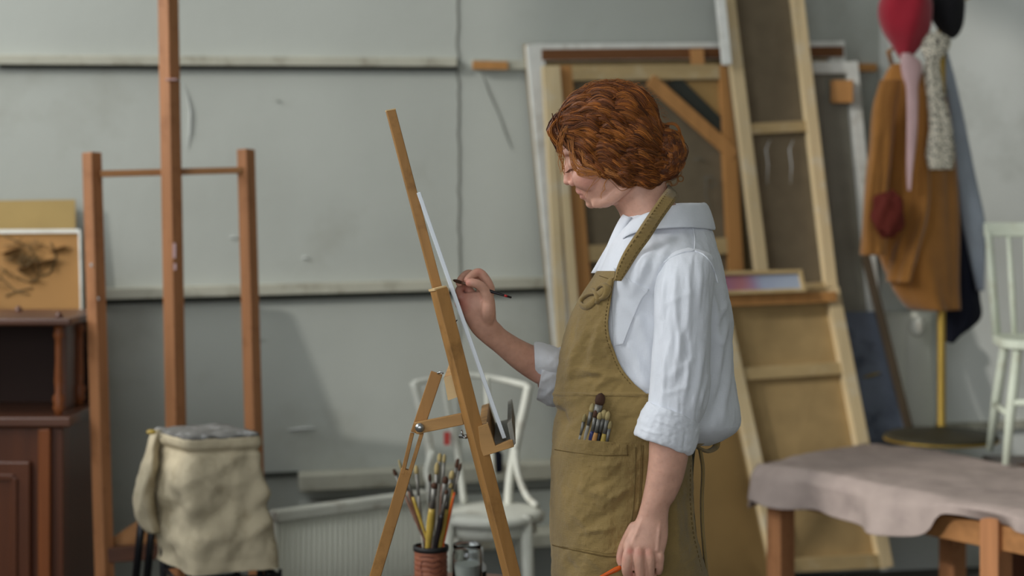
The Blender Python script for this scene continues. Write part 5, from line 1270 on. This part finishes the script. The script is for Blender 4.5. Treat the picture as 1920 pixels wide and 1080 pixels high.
for li in range(520):
    side = -1 if random.random() < .78 else 1
    g = random.uniform(0,8)**1.0; t0 = random.uniform(-.02,.66); ln = random.uniform(.35,.8); t1 = min(1.02, t0+ln)
    cell = int(g*2.2+random.uniform(-.3,.3)); ph = cell*2.4+random.gauss(0,.5); am = random.uniform(3.5,7.5); wl = 56+9*sin(cell*1.9)+random.gauss(0,3); lift = random.uniform(.0,.011); col = haircol()
    drift = random.uniform(-.7,.7); n = 28; base_pts = []; pl = t0*230
    for k in range(n+1):
        t = lerp(t0,t1,k/n); gg = min(8, max(0, g+drift*(k/n))); x, y = gp(gg, max(0,min(1,t)))
        if k: pl += math.hypot(x-lx_, y-ly_)
        lx_, ly_ = x, y
        fr = min(1, .15+max(0,x-1040)/70)*min(1,.4+gg*.5); w_ = am*fr*sin(pl/wl*6.28+ph); X, Y = x+.4*am*fr*cos(pl/wl*6.28+ph), y+w_
        hh_ = hsurf(X,Y,side)
        for _t in range(7):
            if hh_ is None: X += (1160-X)*.018; Y += (255-Y)*.03; hh_ = hsurf(X,Y,side)
        base_pts.append([X,Y,hh_,.0042*fr*cos(pl/wl*6.28+ph+.6)])
    last = None
    for p_ in base_pts:
        if p_[2] is not None: last = p_[2]
        elif last is not None: p_[2] = last
    last = None
    for p_ in reversed(base_pts):
        if p_[2] is not None: last = p_[2]
        else: p_[2] = last if last is not None else 0
    dz = [p_[2] for p_ in base_pts]
    for it in range(4): dz = [(dz[max(0,i-1)]+dz[i]*2+dz[min(n,i+1)])/4 for i in range(n+1)]
    thick = random.uniform(1.8,3.8)
    for si in range(random.randint(16,24)):
        ox = random.gauss(0,1); oz = abs(random.gauss(0,1)); br_ = max(.35, 1+random.gauss(0,.34)); mx_ = haircol(); c_ = tuple(max(0,lerp(c,m_,.45)*br_) for c, m_ in zip(col, mx_)); pth = []; sq_ = random.uniform(-.3,.3)
        for k,(x,y,_,bz) in enumerate(base_pts):
            s_ = .25+.75*sin(pi*min(1,(k+2)/(n+3)))
            rd = sqrt(max(.0, 1-ox*ox/5)); pth.append(Q(x+ox*sq_*2, y+ox*thick*s_, dz[k]+side*(lift+bz+.0015*rd*thick*s_*.6-.0008*oz)))
        lockstrand(pth, random.uniform(.00036,.00062), c_)
# fringe falling over the forehead
for li in range(46):
    a = random.random(); x0 = lerp(1040,1078,a)+random.gauss(0,3); y0 = lerp(214,206,a); dy0 = random.uniform(-.05,.05); col = haircol()
    x1 = lerp(1026,1052,random.random()); x2 = lerp(1040,1082,random.random()**.8)+abs(dy0)*160
    ctrl = [(x0,y0,dy0*.8),(lerp(x0,x1,.7)-2,232,dy0*1.0),(x1+abs(dy0)*120,252,dy0*1.08),(x2,282+random.uniform(-8,6),dy0*1.25)]
    for si in range(7):
        ph = random.uniform(-2,2); pth = [Q(x+ph*(.3+k/14),y+random.gauss(0,.4),dy+ph*.0006) for k,(x,y,dy) in enumerate(spline(ctrl, 14))]; lockstrand(pth, random.uniform(.0005,.0009), tuple(c*.9 for c in col))
# side pieces across temple and cheek
for ctrl in ([(1062,236,-.062),(1050,270,-.052),(1053,300,-.040),(1056,326,-.030)], [(1070,262,-.066),(1072,290,-.066),(1086,314,-.066),(1120,326,-.072),(1150,324,-.078)], [(1072,292,-.060),(1078,318,-.056),(1096,326,-.064),(1130,322,-.074)],
             [(1090,280,-.072),(1100,306,-.072),(1130,318,-.078),(1160,330,-.08)], [(1150,320,-.078),(1130,332,-.070),(1110,346,-.062),(1098,372,-.046)], [(1140,330,-.074),(1132,350,-.066),(1126,372,-.056)],[(1074,300,-.062),(1090,326,-.062),(1112,330,-.068),(1140,320,-.078)]):
    heavy = ctrl[0][1] < 300; col = lin((190,124,62))
    for si in range(14 if heavy else 2):
        o1, o2 = random.gauss(0,3.2 if heavy else 2), random.gauss(0,3); pth = [Q(x+o1+2*sin(k*.6+o2), y+o2*.8+2*cos(k*.5+o1), dy-.001) for k,(x,y,dy) in enumerate(spline(ctrl, 22))]; lockstrand(pth, random.uniform(.0004,.0007), col)
# bun: loops and coils
for li in range(150):
    r_ = random.uniform(8,40); a0 = random.uniform(0,6.28); sp = random.uniform(2.2,5.0)*(1 if random.random() < .6 else -1); col = haircol(); side = -1 if random.random() < .75 else 1
    cx0, cy0 = 1243+random.gauss(0,5), 289+random.gauss(0,6); wb = random.uniform(1,4)
    for si in range(8):
        rj = r_+random.gauss(0,1.6); pth = []
        for k in range(27):
            a = a0+sp*k/26; rr = rj+wb*sin(a*5+li); x = cx0+rr*cos(a); y = cy0+rr*1.12*sin(a)
            q_ = max(0, 1-((x-1243)/44)**2-((y-289)/52)**2); d = .010+.046*sqrt(q_)+.002*sin(a*5+li*1.3)
            pth.append(Q(x,y,side*d))
        lockstrand(pth, random.uniform(.0006,.001), col)
# loose curls under the bun and flyaways round the crown
for cx0, cy0, r_ in ((1262,338,9),(1268,322,10),(1254,346,6),(1274,300,9),(1258,250,8),(1276,335,5)):
    for si in range(5):
        rr = r_+random.gauss(0,1); a0 = random.uniform(0,6); pth = [Q(cx0+random.gauss(0,.3)+rr*cos(a0+k*.3), cy0+rr*sin(a0+k*.3), -.02+.001*k) for k in range(18)]; lockstrand(pth, .0004, lin((150,96,44)))
for li in range(110):
    t = random.uniform(0,1); x, y = gp(0, t); pth = []; an = random.uniform(-.6,.6)+1.2*(t-.5); L_ = random.uniform(8,20)
    for k in range(9): pth.append(Q(x+k/8*L_*cos(an)+1.5*sin(k*.8+li), y-1-k/8*L_*.28+1.5*cos(k*.9+li)+(k/8)**2*6, random.uniform(-.0005,.0005)+(li%7-3)*.012))
    lockstrand(pth, .00028, lin((150,92,44)))
o_ = hs.build('hair_strands', 'hair', hb, smooth=True, recalc=False)
o_['kind'] = 'stuff'
# ================================================================= LIGHT AND CAMERA
w = bpy.data.worlds.new('world'); scene.world = w; w.use_nodes = True
w.node_tree.nodes['Background'].inputs[0].default_value = (.75,.85,1,1); w.node_tree.nodes['Background'].inputs[1].default_value = .6
def area(name, loc, tgt, sx, sy, power, col):
    l = bpy.data.lights.new(name, 'AREA'); l.shape = 'RECTANGLE'; l.size = sx; l.size_y = sy; l.energy = power; l.color = col
    o = bpy.data.objects.new(name, l); COL.objects.link(o); o.location = loc
    o.rotation_euler = (Vector(tgt)-Vector(loc)).to_track_quat('-Z', 'Y').to_euler(); return o
area('window_daylight', (XL-.05, 4.68, 3.3), (0, 4.4, 1.4), 1.8, 2.8, 80, (.96,.98,1))
area('window_daylight', (XL-.05, 1.6, 3.3), (0, 3.0, 1.2), 1.3, 2.8, 92, (.95,.98,1))  # lamp at an added opening, put in to light the woman from the left
area('rear_fill_added', (-.65, YB-.03, 1.95), (.1, 4, 1.4), 4.3, 1.8, 96, (.92,.96,1))  # added fill lamp in the made-up rear opening, lightens camera-facing sides
s = bpy.data.lights.new('low_sun', 'SUN'); s.energy = 1.5; s.angle = .025; s.color = (1,.97,.92)
so = bpy.data.objects.new('low_sun', s); COL.objects.link(so); so.rotation_euler = Vector((.80,.58,-.39)).to_track_quat('-Z','Y').to_euler(); so.location = (-6,-1,6)
cam = bpy.data.cameras.new('camera'); co = bpy.data.objects.new('camera', cam); COL.objects.link(co)
co.location = (0,0,CZ); co.rotation_euler = (pi/2,0,0)
cam.sensor_width = 36; cam.lens = F*36/1920; cam.shift_y = -(540-HY)/1920
cam.dof.use_dof = True; cam.dof.focus_distance = 3.13; cam.dof.aperture_fstop = 2.7
cam.clip_start = .05
scene.camera = co
vs = scene.view_settings; vs.view_transform = 'Standard'; vs.look = 'None'; vs.gamma = 1; vs.use_curve_mapping = False
vs.exposure = 0.0
